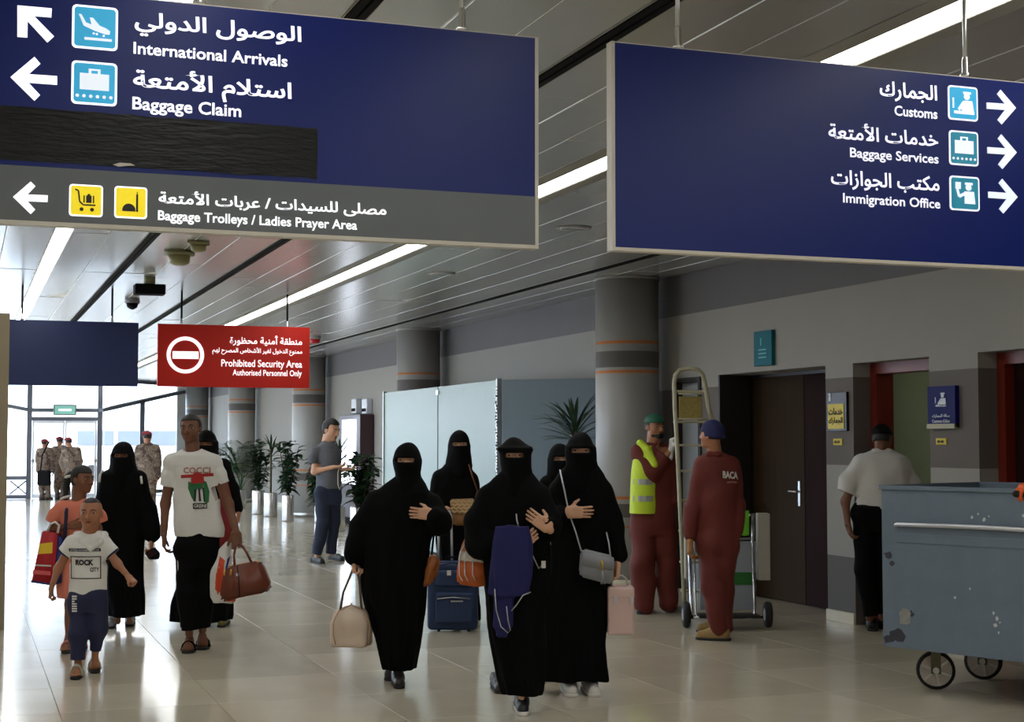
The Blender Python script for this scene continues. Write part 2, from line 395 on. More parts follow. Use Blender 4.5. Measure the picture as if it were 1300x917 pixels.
# ---- right wall with three doorways
def band_mat():
    m = mat('wall_paint', (150, 147, 140), .72, noise=.05, scale=2.2, bump=.04, bscale=90)
    t = m.node_tree; b = t.nodes['Principled BSDF']; g = t.nodes.new('ShaderNodeNewGeometry'); s = t.nodes.new('ShaderNodeSeparateXYZ')
    t.links.new(g.outputs['Position'], s.inputs[0]); mr = t.nodes.new('ShaderNodeMath'); mr.operation = 'DIVIDE'; mr.inputs[1].default_value = 4.0
    t.links.new(s.outputs[2], mr.inputs[0]); cr = t.nodes.new('ShaderNodeValToRGB'); cr.color_ramp.interpolation = 'CONSTANT'
    L, D, B = srgb((150, 146, 138)), srgb((92, 87, 84)), srgb((100, 92, 86))
    e = cr.color_ramp.elements; e[0].position = 0; e[0].color = D; e[1].position = .56/4; e[1].color = L
    for z, c in ((1.33, B), (2.09, L), (2.86, srgb((100, 97, 97)))): q = e.new(z/4); q.color = c
    t.links.new(mr.outputs[0], cr.inputs[0])
    mx = t.nodes.new('ShaderNodeMix'); mx.data_type = 'RGBA'; mx.blend_type = 'MULTIPLY'; mx.inputs[0].default_value = .5
    cr2 = t.nodes.new('ShaderNodeValToRGB'); cr2.color_ramp.interpolation = 'CONSTANT'; e2 = cr2.color_ramp.elements; e2[0].color = L; e2[1].position = 2.86/4; e2[1].color = srgb((100, 97, 97)); t.links.new(mr.outputs[0], cr2.inputs[0])
    far = t.nodes.new('ShaderNodeMath'); far.operation = 'GREATER_THAN'; far.inputs[1].default_value = 15.0; t.links.new(s.outputs[1], far.inputs[0])
    m3 = t.nodes.new('ShaderNodeMix'); m3.data_type = 'RGBA'; t.links.new(far.outputs[0], m3.inputs[0]); t.links.new(cr.outputs[0], m3.inputs[6]); t.links.new(cr2.outputs[0], m3.inputs[7])
    t.links.new(m3.outputs[2], mx.inputs[6]); l = b.inputs['Base Color'].links[0]; t.links.new(l.from_socket, mx.inputs[7]); t.links.new(mx.outputs[2], b.inputs['Base Color'])
    t.nodes['Mix'].inputs[6].default_value = (.85, .85, .85, 1); t.nodes['Mix'].inputs[7].default_value = (1, 1, 1, 1)
    return m
M_wall = band_mat()
M_skirt = mat('skirting_stone', (205, 196, 168), .35, noise=.08)
DOORS = [(8.35, 9.27), (9.87, 10.94), (11.37, 13.36), (13.72, 14.35)]
LINT = 2.21
bm = bmesh.new(); ys = [-4] + [v for d in DOORS for v in d] + [47.5]
for a, b in zip(ys[::2], ys[1::2]): bx(bm, WX, WX+.34, a, b, 0, CEIL+.03)
for a, b in DOORS: bx(bm, WX, WX+.34, a, b, LINT, CEIL+.03)
st(bm_obj('wall_right', bm, M_wall))
for k, (a, b) in enumerate(zip(ys[::2], ys[1::2])):
    if a < 8: continue
    o = st(box('baseboard_right' + ('' if not k else ''), WX-.022, WX+.001, a, b, 0, .095, M_skirt, bev=.003))
M_wood_d = mat('dark_door_wood', (34, 11, 9), .75, spec=.12, noise=.35, scale=3, stretch=(6, 6, .6), bump=.05)
M_wood_lit = mat('lit_door_wood', (50, 36, 22), .75, spec=.12, noise=.35, scale=3, stretch=(6, 6, .6), bump=.05)  # door wood with the left leaf's lit, brownish look put into the colour
M_frame_r = mat('red_brown_frame', (112, 34, 20), .4, noise=.2, scale=4)
M_frame_d = mat('dark_frame', (30, 24, 22), .5)
M_chrome = mat('chrome', (205, 205, 205), .18, metal=1.)
M_steel = mat('brushed_steel', (180, 180, 178), .33, metal=.9)
# double door (door_1)
d = st(thing('door_1', None, None, (WX+.36, 11.37, 0)))
box('door_leaf', .02, .065, .03, .985, .01, LINT-.03, M_wood_d, d, .004)
lf = box('door_leaf', .02, .065, .995, 1.96, .01, LINT-.03, M_wood_lit, d, .004)
bm = bmesh.new(); bx(bm, 0, .10, 0, .03, 0, LINT); bx(bm, 0, .10, 1.96, 1.99, 0, LINT); bx(bm, 0, .10, .03, 1.96, LINT-.03, LINT); bm_obj('door_frame', bm, M_frame_d, d)
bm = bmesh.new(); bx(bm, .008, .02, 1.06, 1.10, .93, 1.17, .004); tube(bm, [(.02, 1.08, 1.07), (-.03, 1.08, 1.07), (-.035, 1.10, 1.07), (-.035, 1.20, 1.07)], .009)
bm_obj('door_handle', bm, M_steel, lf)

st(box('trim_1', WX-.0, WX+.345, 13.33, 13.358, 0, LINT, M_frame_d)); 
# open doorway with a lit room behind (door_2)
d = st(thing('door_2', None, None, (WX+.17, 9.87, 0)))
bm = bmesh.new(); bx(bm, 0, .17, 0, .09, 0, LINT); bx(bm, 0, .17, .98, 1.07, 0, LINT); bx(bm, 0, .17, .09, .98, LINT-.09, LINT); bm_obj('door_frame', bm, M_frame_r, d)
box('door_leaf', .18, 1.02, .045, .085, .01, LINT-.1, M_wood_d, d, .003)
# closed door at the right edge (door_3)
d = st(thing('door_3', None, None, (WX+.17, 8.35, 0)))
bm = bmesh.new(); bx(bm, 0, .17, 0, .09, 0, LINT); bx(bm, 0, .17, .83, .92, 0, LINT); bx(bm, 0, .17, .09, .83, LINT-.09, LINT); bm_obj('door_frame', bm, M_frame_r, d)
box('door_leaf', .08, .12, .095, .825, .01, LINT-.095, M_wood_d, d, .003)
# narrow service door beside the column (door_4)
M_pale = mat('pale_door', (150, 155, 158), .45)
d = st(thing('door_4', None, None, (WX+.04, 13.72, 0)))
box('door_leaf', .03, .07, .05, .58, .01, LINT-.05, M_pale, d, .003)
bm = bmesh.new(); bx(bm, -.06, .1, 0, .05, 0, LINT); bx(bm, -.06, .1, .58, .63, 0, LINT); bx(bm, -.06, .1, .05, .58, LINT-.05, LINT); bm_obj('door_frame', bm, M_frame_d, d)
# room behind the open door
M_green = mat('pale_green_wall', (176, 190, 160), .8)
M_w2 = mat('inner_wall', (150, 146, 138), .8)
bm = bmesh.new(); bx(bm, WX+.345, WX+3.4, 8.9, 9.0, 0, 2.9); bx(bm, WX+3.3, WX+3.4, 9.0, 15.2, 0, 2.9); bx(bm, WX+.345, WX+3.4, 11.12, 11.22, 0, 2.9); bx(bm, WX+.345, WX+3.4, 8.9, 11.2, 2.85, 2.95)
bx(bm, WX+.9, WX+3.4, 15.1, 15.2, 0, 2.9)
st(bm_obj('wall_back_room', bm, M_green))
st(box('floor_back_room', 9.5, 10.6, 8, 16, -.12, 0, M_grout))
st(box('wall_behind_doors', WX+.47, WX+.57, 11.25, 14.8, 0, 3.3, M_w2))
st(box('wall_end_doors', WX+.47, WX+.57, 7.8, 8.9, 0, 3.3, M_w2))
t = thing('added_room_lamp', 'unseen round lamp added to light the green room behind the open door', 'ceiling lamp', (WX+2.0, 10.2, 2.85))
bm = bmesh.new(); lathe(bm, [(.15, -.05), (.16, 0)]); bm_obj('shade', bm, mat('added_room_glow', (255, 250, 235), .5, emit=7), t)  # unseen lamp, added to brighten the room seen through the doorway
# other walls closing the hall
M_lw = mat('left_wall_paint', (175, 172, 166), .75)
bm = bmesh.new()
bx(bm, -4.2, -4.0, -4, 16, 0, CEIL+.03); bx(bm, -4.2, -4.0, 44, 47.5, 0, CEIL+.03); bx(bm, -4.2, -4.0, 16, 44, 0, .35); bx(bm, -4.2, -4.0, 16, 44, 3.1, CEIL+.03)
st(bm_obj('wall_left', bm, M_lw)); st(box('wall_rear', -4.2, 7.4, -4.1, -4, 0, CEIL+.03, M_lw))
M_mull = mat('grey_mullion', (96, 102, 112), .4, metal=.3)
M_glass = mat('clear_glass', (240, 246, 250), .02, trans=1., spec=.5)
def glassmat():
    m = bpy.data.materials.new('window_glass'); m.use_nodes = True; t = m.node_tree; t.nodes.clear()
    o = t.nodes.new('ShaderNodeOutputMaterial'); a = t.nodes.new('ShaderNodeBsdfTransparent'); a.inputs[0].default_value = (.93, .96, .97, 1)
    g = t.nodes.new('ShaderNodeBsdfGlossy'); g.inputs['Roughness'].default_value = .02; x = t.nodes.new('ShaderNodeMixShader'); f = t.nodes.new('ShaderNodeFresnel'); f.inputs[0].default_value = 1.45
    gg = t.nodes.new('ShaderNodeNewGeometry'); iv = t.nodes.new('ShaderNodeMath'); iv.operation = 'SUBTRACT'; iv.inputs[0].default_value = 1; t.links.new(gg.outputs['Backfacing'], iv.inputs[1]); ml = t.nodes.new('ShaderNodeMath'); ml.operation = 'MULTIPLY'; t.links.new(f.outputs[0], ml.inputs[0]); t.links.new(iv.outputs[0], ml.inputs[1]); t.links.new(ml.outputs[0], x.inputs[0]); t.links.new(a.outputs[0], x.inputs[1]); t.links.new(g.outputs[0], x.inputs[2]); t.links.new(x.outputs[0], o.inputs[0]); return m
M_pane = glassmat()
w = st(thing('window_1', None, None, (-4.1, 16, 0)))
for k in range(9): box('mullion', -.05, .05, k*3.5-.04, k*3.5+.04, .35, 3.1, M_mull, w)
for k in range(8): box('pane', -.006, .006, k*3.5+.045, k*3.5+3.455, .35, 3.1, M_pane, w)
# ---- glass front at the far end
P1, P2 = Vector((3.62, 42.3, 0)), Vector((6.62, 46.8, 0))
FY = 42.3
fr = st(thing('window_2', None, None, (0, 0, 0)))
def bar(name, a, b, w_, m, par, dp=.10):
    a, b = Vector(a), Vector(b); bm = bmesh.new(); L = (b-a).length
    Q = (b-a).to_track_quat('Z', 'Y').to_matrix().to_4x4(); Q.translation = a
    bx(bm, -w_/2, w_/2, -dp/2, dp/2, 0, L, M=Q); return bm_obj(name, bm, m, par)
def fp(px, py): return ony(px, py, FY)
xa, xb = fp(37, 560).x, fp(126.5, 560).x
for x in (xa, xb): bar('mullion', (x, FY, 0), (x, FY, CEIL), .13, M_mull, fr)
zt = fp(82, 521).z
bar('transom', (xa, FY, zt), (xb, FY, zt), .13, M_mull, fr)
zl = fp(82, 532).z
bar('transom', (xa, FY, zl), (xb, FY, zl), .07, M_mull, fr)
bar('mullion', (-4, FY, 0), (-4, FY, CEIL), .13, M_mull, fr)
l0 = fp(8, 515); bar('sloping_rail', (xa, FY, zt), (xa-2.5, FY, zt+(l0.z-zt)*2.5/(xa-l0.x)), .12, M_mull, fr)
for py, tk in ((607, .12), (631, .14)): q = fp(20, py); bar('rail', (-4, FY, q.z), (xa, FY, q.z), tk, M_mull, fr)
# crossed stiffeners in the low panel left of the door
q0, q1 = fp(12, 628), fp(34, 610)
bar('cross_bar', (q0.x, FY, q0.z), (q1.x, FY, q1.z), .05, M_mull, fr, .04); bar('cross_bar', (q0.x, FY, q1.z), (q1.x, FY, q0.z), .05, M_mull, fr, .04)
def on_p(px, py, a=P1, b=P2):
    d = ray(px, py); n = Vector((-(b-a).y, (b-a).x, 0)); return CP + d*((a-CP).dot(n)/d.dot(n))
ra, rb = on_p(128, 521), on_p(235, 497)
bar('sloping_rail', ra, rb, .14, M_mull, fr); q = on_p(181, 508)
bar('mullion', (q.x, q.y, 0), q, .13, M_mull, fr); bar('rail', (P1.x, P1.y, .08), (P2.x, P2.y, .08), .16, M_mull, fr)
q = on_p(160, 545)
bar('mullion', (P2.x-.1, P2.y-.1, 0), (P2.x-.1, P2.y-.1, CEIL), .13, M_mull, fr)
bar('head_beam', (P1.x, P1.y, CEIL-.06), (P2.x, P2.y, CEIL-.06), .2, M_mull, fr); bar('head_beam', (-4, FY, CEIL-.06), (P1.x, FY, CEIL-.06), .2, M_mull, fr)
box('pane', -4, xa-.07, FY-.006, FY+.006, .1, CEIL-.16, M_pane, fr); box('pane', xa+.07, xb-.07, FY-.006, FY+.006, zt+.07, CEIL-.16, M_pane, fr)
n = (P2-P1).normalized(); 
a0, b0 = P1+n*.1, P2-n*.2
Mx = Matrix.Translation(a0) @ Matrix.Rotation(math.atan2(n.y, n.x), 4, 'Z'); bm = bmesh.new(); bx(bm, 0, (b0-a0).length, -.006, .006, .16, 3.14, M=Mx); bm_obj('pane', bm, M_pane, fr)
# glazed door
M_white_f = mat('white_door_frame', (225, 232, 240), .35)
d = st(thing('door_5', None, None, (xa, FY, 0))); wd_ = xb-xa
for k, (x0, x1) in enumerate(((.08, wd_/2-.005), (wd_/2+.005, wd_-.08))):
    bm = bmesh.new(); e = .05
    bx(bm, x0, x0+e, -.03, .03, .01, zl-.05); bx(bm, x1-e, x1, -.03, .03, .01, zl-.05); bx(bm, x0+e, x1-e, -.03, .03, .01, .12); bx(bm, x0+e, x1-e, -.03, .03, zl-.12, zl-.05)
    f = bm_obj('door_leaf', bm, M_white_f, d); box('pane', x0+e, x1-e, -.006, .006, .12, zl-.12, M_pane, f)
    xh = x0+.02 if k == 0 else x1-.02
    box('door_handle', xh-.05, xh+.05, -.09, -.03, .98, 1.06, M_steel, f, .01)
# exit sign on the transom
q = fp(82, 521)
t = thing('exit_sign', 'small green lit exit sign box above the far glass door', 'sign', (q.x, FY-.12, q.z-.14))
box('case', -.30, .30, -.05, .05, 0, .29, mat('sign_case', (120, 135, 130), .4), t, .01)
box('lit_face', -.26, .26, -.056, -.05, .035, .255, mat('exit_green', (100, 150, 140), .4, emit=.5), t)
box('arrow_symbol', -.16, .16, -.060, -.056, .12, .165, mat('exit_white', (240, 255, 250), .4, emit=1.2), t)
# far end: wood clad wall and plain wall beyond columns
M_clad = mat('red_wood_cladding', (118, 50, 26), .4, noise=.18, scale=2)
ew = st(box('wall_far', 6.3, 9.4, 47.62, 47.8, 0, CEIL+.03, M_w2))
for k in range(5):
    for j in range(2): box('cladding_panel', 6.95+j*.78, 6.95+j*.78+.77, 47.55, 47.618, .02+k*.66, .67+k*.66, M_clad, ew, .006)
# outside: paving, low building, vehicle
st(box('ground_outside', -60, 80, 47.9, 160, -.3, -.1, mat('pale_paving', (205, 200, 190), .8, noise=.1, scale=.5)))
st(box('ground_forecourt', -60, 6.2, 42.4, 47.9, -.3, -.02, mat('pale_paving', (205, 200, 190), .8)))
st(box('ground_side', -60, -4.25, -10, 42.4, -.3, -.02, mat('pale_paving', (205, 200, 190), .8)))
# ---- columns with painted bands
def col_mat():
    m = mat('column_paint', (168, 167, 162), .38, noise=.04, scale=3, spec=.5)
    t = m.node_tree; b = t.nodes['Principled BSDF']; g = t.nodes.new('ShaderNodeNewGeometry'); s = t.nodes.new('ShaderNodeSeparateXYZ')
    t.links.new(g.outputs['Position'], s.inputs[0]); mr = t.nodes.new('ShaderNodeMath'); mr.operation = 'DIVIDE'; mr.inputs[1].default_value = 4.0
    t.links.new(s.outputs[2], mr.inputs[0]); cr = t.nodes.new('ShaderNodeValToRGB'); cr.color_ramp.interpolation = 'CONSTANT'
    L, D, O = srgb((158, 157, 153)), srgb((96, 92, 90)), srgb((196, 120, 62)); e = cr.color_ramp.elements; e[0].position = 0; e[0].color = L; e[1].position = .628/4; e[1].color = O
    for z, c in ((.65, L), (.735, D), (.885, L), (.93, O), (.955, L), (2.265, O), (2.29, L), (2.32, D), (2.50, L), (2.575, O), (2.60, L)): q = e.new(z/4); q.color = c
    t.links.new(mr.outputs[0], cr.inputs[0])
    l = b.inputs['Base Color'].links[0]; t.links.remove(l); t.links.new(cr.outputs[0], b.inputs['Base Color']); return m
M_col = col_mat()
names = ['thick round grey column with orange stripes beside the worker in the yellow vest', 'banded column rising behind the frosted screen, second nearest', 'banded column behind the man in the grey polo shirt', 'banded column behind the potted plants, fourth from the front', 'shadowed banded column beside the far glass front, farthest of the row']
for k, Y in enumerate((14.65, 22.5, 30.4, 38.3, 46.1)):
    t = thing('round_column', names[k], 'column', (6.69, Y, 0), group=None)
    bm = bmesh.new(); lathe(bm, [(.34, 0), (.34, 3.3)], 48); o = bm_obj('shaft', bm, M_col, t, True)
    bm = bmesh.new(); lathe(bm, [(.352, 0), (.352, .09), (.342, .10)], 48); bm_obj('base_ring', bm, M_steel if k > 1 else M_skirt, t, True)
    bm = bmesh.new(); lathe(bm, [(.355, 3.27), (.355, 3.30)], 48); bm_obj('top_ring', bm, M_flange, t, True)
# ---- beige partition edge at the left of the picture
q = onz(4, 800)
st(box('wall_left_partition', q.x-1.2, ony(9, 600, q.y).x, q.y, q.y+.12, 0, ony(8, 398, q.y).z, mat('beige_panel', (150, 138, 112), .6)))

# ================================================================ HANGING SIGNS
SY = 4.63
M_navy = mat('navy_sign_face', (1, 22, 92), .33, spec=.25, noise=.05, scale=3)
M_gsign = mat('grey_sign_band', (78, 82, 84), .38, noise=.04)
M_rim = mat('sign_rim', (178, 172, 160), .4)
M_wht = mat('white_lettering', (250, 250, 255), .5, emit=.36)
M_wht2 = mat('white_lettering_dim', (240, 240, 252), .5, emit=.26)
M_cyan = mat('cyan_pictogram', (36, 165, 215), .4, emit=.13)
M_cyan2 = mat('teal_pictogram', (25, 135, 165), .4, emit=.06)
M_yel = mat('yellow_pictogram', (250, 225, 20), .4, emit=.14)
M_sym = mat('symbol_pale', (222, 232, 245), .5, emit=.22)
M_blk = mat('symbol_black', (20, 18, 15), .6)
def plane_f(T, Y, off=0.):
    """px,py on the sign face -> local (x,z)"""
    def f(px, py): p = ony(px, py, Y); return (p.x-T.location.x, p.z-T.location.z)
    return f
def fit_letter(T, s, Y, x0, x1, zt, zb, m, dep=.004, bold=.022):
    """zt, zb: (px,py) points giving top and bottom of the writing"""
    f = plane_f(T, Y); X0, X1 = f(x0, 300)[0], f(x1, 300)[0]; Zt, Zb = f(*zt)[1], f(*zb)[1]; y = Y-T.location.y
    return letter(s, lambda u, v, d: Vector((X0+u*(X1-X0), y-.002-d, Zb+v*(Zt-Zb))), m, T, bold, th=.003)
def px_poly(T, Y, pts, m, name, th=.004, y0=0.):
    f = plane_f(T, Y); y = Y-T.location.y; bm = bmesh.new()
    poly_prism(bm, [f(*p) for p in pts], th, lambda u, v, d: Vector((u, y-y0-th+d, v))); return bm_obj(name, bm, m, T)
def sign(label, px0, px1, Y, zt, zb, m, th=.04, m2=None, x0=None, x1=None):
    X0 = ony(px0, 300, Y).x if x0 is None else x0; X1 = ony(px1, 300, Y).x if x1 is None else x1
    T = thing('hanging_sign', label, 'sign', ((X0+X1)/2, Y+th/2, zb)); w = (X1-X0)/2; h = zt-zb
    bm = bmesh.new(); bx(bm, -w+.012, w-.012, -th/2, th/2, .012, h-.004); bm_obj('face_panel', bm, m, T)
    bm = bmesh.new(); r = .012
    bx(bm, -w, -w+r, -th/2-.002, th/2+.002, 0, h); bx(bm, w-r, w, -th/2-.002, th/2+.002, 0, h); bx(bm, -w+r, w-r, -th/2-.002, th/2+.002, 0, r); bx(bm, -w+r, w-r, -th/2+.002, th/2-.002, h-.004, h)
    bm_obj('frame', bm, M_rim if m2 is None else m2, T); T['h'] = h; return T
def hanger(T, px, Y, m=M_steel, r=.008):
    x = ony(px, 300, Y).x-T.location.x; h = T['h']; z = T.location.z
    bm = bmesh.new(); tube(bm, [(x, 0, h), (x, 0, CEIL-z+.01)], r, 8); rod = bm_obj('hanging_rod', bm, m, T, True)
    bm = bmesh.new(); lathe(bm, [(.02, 0), (.02, .012), (.012, .02), (.012, .07), (.008, .08)], 12, (x, 0, h)); bm_obj('clamp', bm, M_chrome, rod, True)
def icon(T, Y, quad, m, border=M_wht):
    f = plane_f(T, Y); P = [f(*p) for p in quad]; x0 = (P[0][0]+P[3][0])/2; x1 = (P[1][0]+P[2][0])/2; z1 = (P[0][1]+P[1][1])/2; z0 = (P[2][1]+P[3][1])/2
    y = Y-T.location.y; s = x1-x0
    def rr(e, r):
        o = []
        for cx, cy, a0 in ((1-e-r, 1-e-r, 0), (e+r, 1-e-r, 90), (e+r, e+r, 180), (1-e-r, e+r, 270)):
            for k in range(6): a = R(a0+18*k); o.append((cx+r*math.cos(a), cy+r*math.sin(a)))
        return o
    def F(dep): return lambda u, v, d: Vector((x0+u*(x1-x0), y-dep+d, z0+v*(z1-z0)))
    bm = bmesh.new(); poly_prism(bm, rr(0, .1), .003, F(.003)); b = bm_obj('pictogram_border', bm, border, T)
    bm = bmesh.new(); poly_prism(bm, rr(.05, .07), .0015, F(.0045)); bm_obj('pictogram_field', bm, m, b)
    def sym(polys, m, name='symbol'):
        bm = bmesh.new()
        for p in polys: poly_prism(bm, p, .0015, F(.006))
        return bm_obj(name, bm, m, b)
    return sym
def circ(cx, cy, r, n=14, a0=0, a1=360):
    full = a1-a0 == 360; return [(cx+r*math.cos(R(a0+(a1-a0)*k/n)), cy+r*math.sin(R(a0+(a1-a0)*k/n))) for k in range(n if full else n+1)]
def rect(x0, y0, x1, y1): return [(x0, y0), (x1, y0), (x1, y1), (x0, y1)]
def line(a, b, w):
    a, b = Vector(a), Vector(b); n = (b-a).normalized(); n = Vector((-n.y, n.x))*w/2; return [tuple(a+n), tuple(a-n), tuple(b-n), tuple(b+n)]
PLANE = [[(.14,.78),(.20,.78),(.30,.60),(.42,.56),(.38,.72),(.45,.72),(.60,.55),(.74,.50),(.83,.44),(.82,.36),(.72,.36),(.50,.42),(.25,.52)], rect(.27,.20,.87,.26), circ(.47,.36,.028,8), circ(.54,.35,.028,8), circ(.69,.32,.028,8)]
CASE = [rect(.18,.34,.82,.72), rect(.37,.72,.43,.80), rect(.57,.72,.63,.80), rect(.37,.79,.63,.83)] + [circ(.13+.147*k, .19, .04, 10) for k in range(6)]
OFFICER = [circ(.62,.70,.10,12), rect(.50,.77,.76,.84), [(.52,.58),(.80,.58),(.86,.22),(.46,.22),(.42,.36)], line((.52,.54),(.34,.30),.09), rect(.18,.18,.86,.27), line((.16,.34),(.16,.64),.05)]
OFFICER2 = [circ(.62,.68,.10,12), rect(.50,.75,.76,.82), [(.48,.56),(.80,.56),(.84,.20),(.48,.20)], line((.50,.50),(.30,.40),.09), line((.30,.40),(.24,.62),.08), rect(.18,.62,.36,.82)]
def ofs(pts, dx, dy, s=1.): return [(p[0]*s+dx, p[1]*s+dy) for p in pts]
k_ = 1/5.909
# --- big left sign
SZT, SZB = 2.905, 2.190
T = sign('large navy overhead sign pointing left to International Arrivals and Baggage Claim', 0, 683.5, SY, SZT, SZB, M_navy, x0=-.9)
zg = ony(400, 233, SY).z - SZB; wl = (ony(683.5, 300, SY).x+.9)/2
box('grey_band', -wl+.012, wl-.012, -.0225, -.0205, .012, zg, M_gsign, T)
for px in (-160, 250, 586): hanger(T, px, SY+.02)
bw = .020
fit_letter(T, arabic('الوصول الدولي'), SY, 167, 380.5, (378, 34), (355, 62), M_wht)
fit_letter(T, 'International Arrivals', SY, 166, 363, (167, 53), (167, 68.5), M_wht, bold=bw)
fit_letter(T, arabic('استلام الأمتعة'), SY, 166, 368.5, (250, 91), (280, 130), M_wht)
fit_letter(T, 'Baggage Claim', SY, 165.5, 304.5, (166, 122.5), (200, 146.5), M_wht, bold=bw)
fit_letter(T, arabic('مصلى للسيدات / عربات الأمتعة'), SY-.0025, 200.5, 490, (262, 244), (440, 275), M_wht)
fit_letter(T, 'Baggage Trolleys / Ladies Prayer Area', SY-.0025, 200, 453, (201, 267), (230, 285), M_wht, bold=bw)
px_poly(T, SY, [(p[0]*k_, p[1]*k_) for p in ((130,42),(388,65),(385,132),(255,122),(405,275),(355,320),(207,160),(205,283),(130,278))], M_wht, 'arrow')
A2 = [(p[0]*k_, p[1]*k_) for p in ((78,580),(258,428),(303,480),(215,558),(428,573),(428,638),(213,622),(300,715),(258,758))]
px_poly(T, SY, A2, M_wht, 'arrow')
px_poly(T, SY, [(p[0]*k_, p[1]*k_+220) for p in ((97,180),(230,65),(265,100),(205,162),(358,168),(356,218),(205,212),(263,275),(230,308))], M_wht, 'arrow', y0=.0025)
s1 = icon(T, SY, ofs([(540,35),(885,60),(882,385),(540,358)], 0, 0, k_), M_cyan)
s1(PLANE, M_sym, 'landing_plane_symbol')
icon(T, SY, ofs([(537,455),(880,478),(876,802),(533,775)], 0, 0, k_), M_cyan)(CASE, M_sym, 'suitcase_symbol')
icon(T, SY-.0025, ofs([(518,80),(772,95),(770,330),(518,322)], 0, 220, k_), M_yel)([line((.17,.84),(.27,.80),.045), line((.27,.80),(.31,.46),.045), line((.31,.46),(.42,.36),.045), line((.42,.36),(.78,.36),.045), circ(.37,.22,.06), circ(.68,.22,.06), rect(.50,.43,.66,.66), rect(.54,.66,.62,.71), rect(.42,.43,.46,.66), rect(.70,.43,.74,.66)], M_blk, 'trolley_symbol')
icon(T, SY-.0025, ofs([(858,97),(1104,108),(1102,345),(857,335)], 0, 220, k_), M_yel)([circ(.44,.26,.20,16,0,180)+[(.24,.22),(.64,.22)], rect(.66,.22,.72,.76), line((.69,.76),(.69,.84),.025), line((.69,.24),(.72,.24),.06)], M_blk, 'mosque_symbol')
M_tape = mat('black_tape', (11, 12, 14), .4, noise=.4, scale=14, stretch=(1, 1, 5), bump=.5, bscale=16)
f = plane_f(T, SY); zt_, zb_ = f(200, 150)[1], f(200, 213)[1]; x0_, x1_ = -wl+.2, f(404, 190)[0]; rr_ = random.Random(5)
for k in range(5):
    h_ = (zt_-zb_)/5; bm = bmesh.new(); n = 36; z0 = zb_+k*h_-.004; z1 = z0+h_+.008; xe = x1_-rr_.uniform(0, .006)
    g = [[], []]
    for i in range(n+1):
        x = x0_+(xe-x0_)*i/n
        for j, z in enumerate((z0, z1)): g[j].append(bm.verts.new((x, -.0215-.0012*(k % 2)-abs(rr_.gauss(0, .0009)), z+rr_.gauss(0, .0012))))
    for i in range(n): bm.faces.new((g[0][i], g[0][i+1], g[1][i+1], g[1][i]))
    e = bmesh.ops.solidify(bm, geom=bm.faces[:], thickness=-.0006)
    bm_obj('tape_strip', bm, M_tape, T)
px_poly(T, SY, [(143,209.5),(152,207),(166,208),(171,210.5),(160,211),(150,212)], M_rim, 'torn_tape_scrap', .006)
# --- big right sign
SZT2, SZB2 = ony(777, 52, SY).z, ony(778, 318, SY).z
T = sign('large navy overhead sign pointing right to Customs, Baggage Services and Immigration Office', 777, 1300, SY, SZT2, SZB2, M_navy, x1=4.9)
for px in (862, 1229): hanger(T, px, SY+.02)
def r2(x, y): return (1000+x/4.333, 90+y/4.333)
fit_letter(T, arabic('الجمارك'), SY, 1118.5, 1191.7, (1190, 109.3), (1173, 132.5), M_wht)
fit_letter(T, 'Customs', SY, 1137, 1191.7, (1141, 134.5), (1141, 147.5), M_wht, bold=bw)
fit_letter(T, arabic('خدمات الأمتعة'), SY, 1052.4, 1192.3, (1108, 158), (1189, 187), M_wht2)
fit_letter(T, 'Baggage Services', SY, 1079.6, 1192.3, (1081, 187.5), (1090, 204.5), M_wht2, bold=bw)
fit_letter(T, arabic('مكتب الجوازات'), SY, 1055, 1193, (1080, 216.5), (1151, 246), M_wht2)
fit_letter(T, 'Immigration Office', SY, 1070, 1193.6, (1070, 245), (1113, 264), M_wht2, bold=bw)
for j, (q, ss, nm) in enumerate((([(880,75),(1043,97),(1043,282),(880,265)], OFFICER, 'officer_symbol'), ([(885,325),(1046,340),(1046,528),(887,515)], CASE, 'suitcase_symbol'), ([(888,573),(1053,590),(1052,777),(890,763)], OFFICER2, 'passport_officer_symbol'))):
    icon(T, SY, [r2(*p) for p in q], M_cyan if j == 0 else M_cyan2, M_wht2)(ss, M_sym, nm)
    A = ((1092,175),(1193,182),(1150,128),(1168,105),(1253,205),(1175,295),(1152,270),(1193,216),(1093,209))
    px_poly(T, SY, [r2(p[0]+(0, 4, 9)[j], p[1]+(0, 245, 490)[j]) for p in A], M_sym, 'arrow')
# --- far blank navy sign and red sign
FSY = 17.6
zt, zb = ony(177, 410, FSY).z, ony(177, 491, FSY).z
T = sign('smaller plain navy overhead sign with no lettering, left of the red sign', 9, 177.5, FSY, zt, zb, mat('plain_navy', (4, 26, 78), .35), m2=mat('plain_navy', (4, 26, 78), .35))
hanger(T, 144, FSY, M_black, .012); hanger(T, 30, FSY, M_black, .012)
M_red = mat('red_sign_face', (188, 28, 12), .5, spec=.3, noise=.06)
zt, zb = ony(300, 413.5, FSY).z, ony(300, 492, FSY).z
T = sign('red overhead sign with a no-entry symbol reading Prohibited Security Area', 202, 394, FSY, zt, zb, M_red, m2=M_red)
hanger(T, 232, FSY, M_black, .012); hanger(T, 366, FSY, M_black, .012)
fit_letter(T, arabic('منطقة أمنية محظورة'), FSY, 293, 384.5, (340, 426), (340, 440), M_wht)
fit_letter(T, arabic('ممنوع الدخول لغير الأشخاص المصرح لهم'), FSY, 271, 384.7, (340, 441.5), (340, 451.5), M_wht, bold=.02)
fit_letter(T, 'Prohibited Security Area', FSY, 282.5, 384.7, (340, 457.3), (340, 469.3), M_wht, bold=.016)
fit_letter(T, 'Authorised Personnel Only', FSY, 297, 384.3, (340, 469.8), (340, 479.8), M_wht, bold=.016)
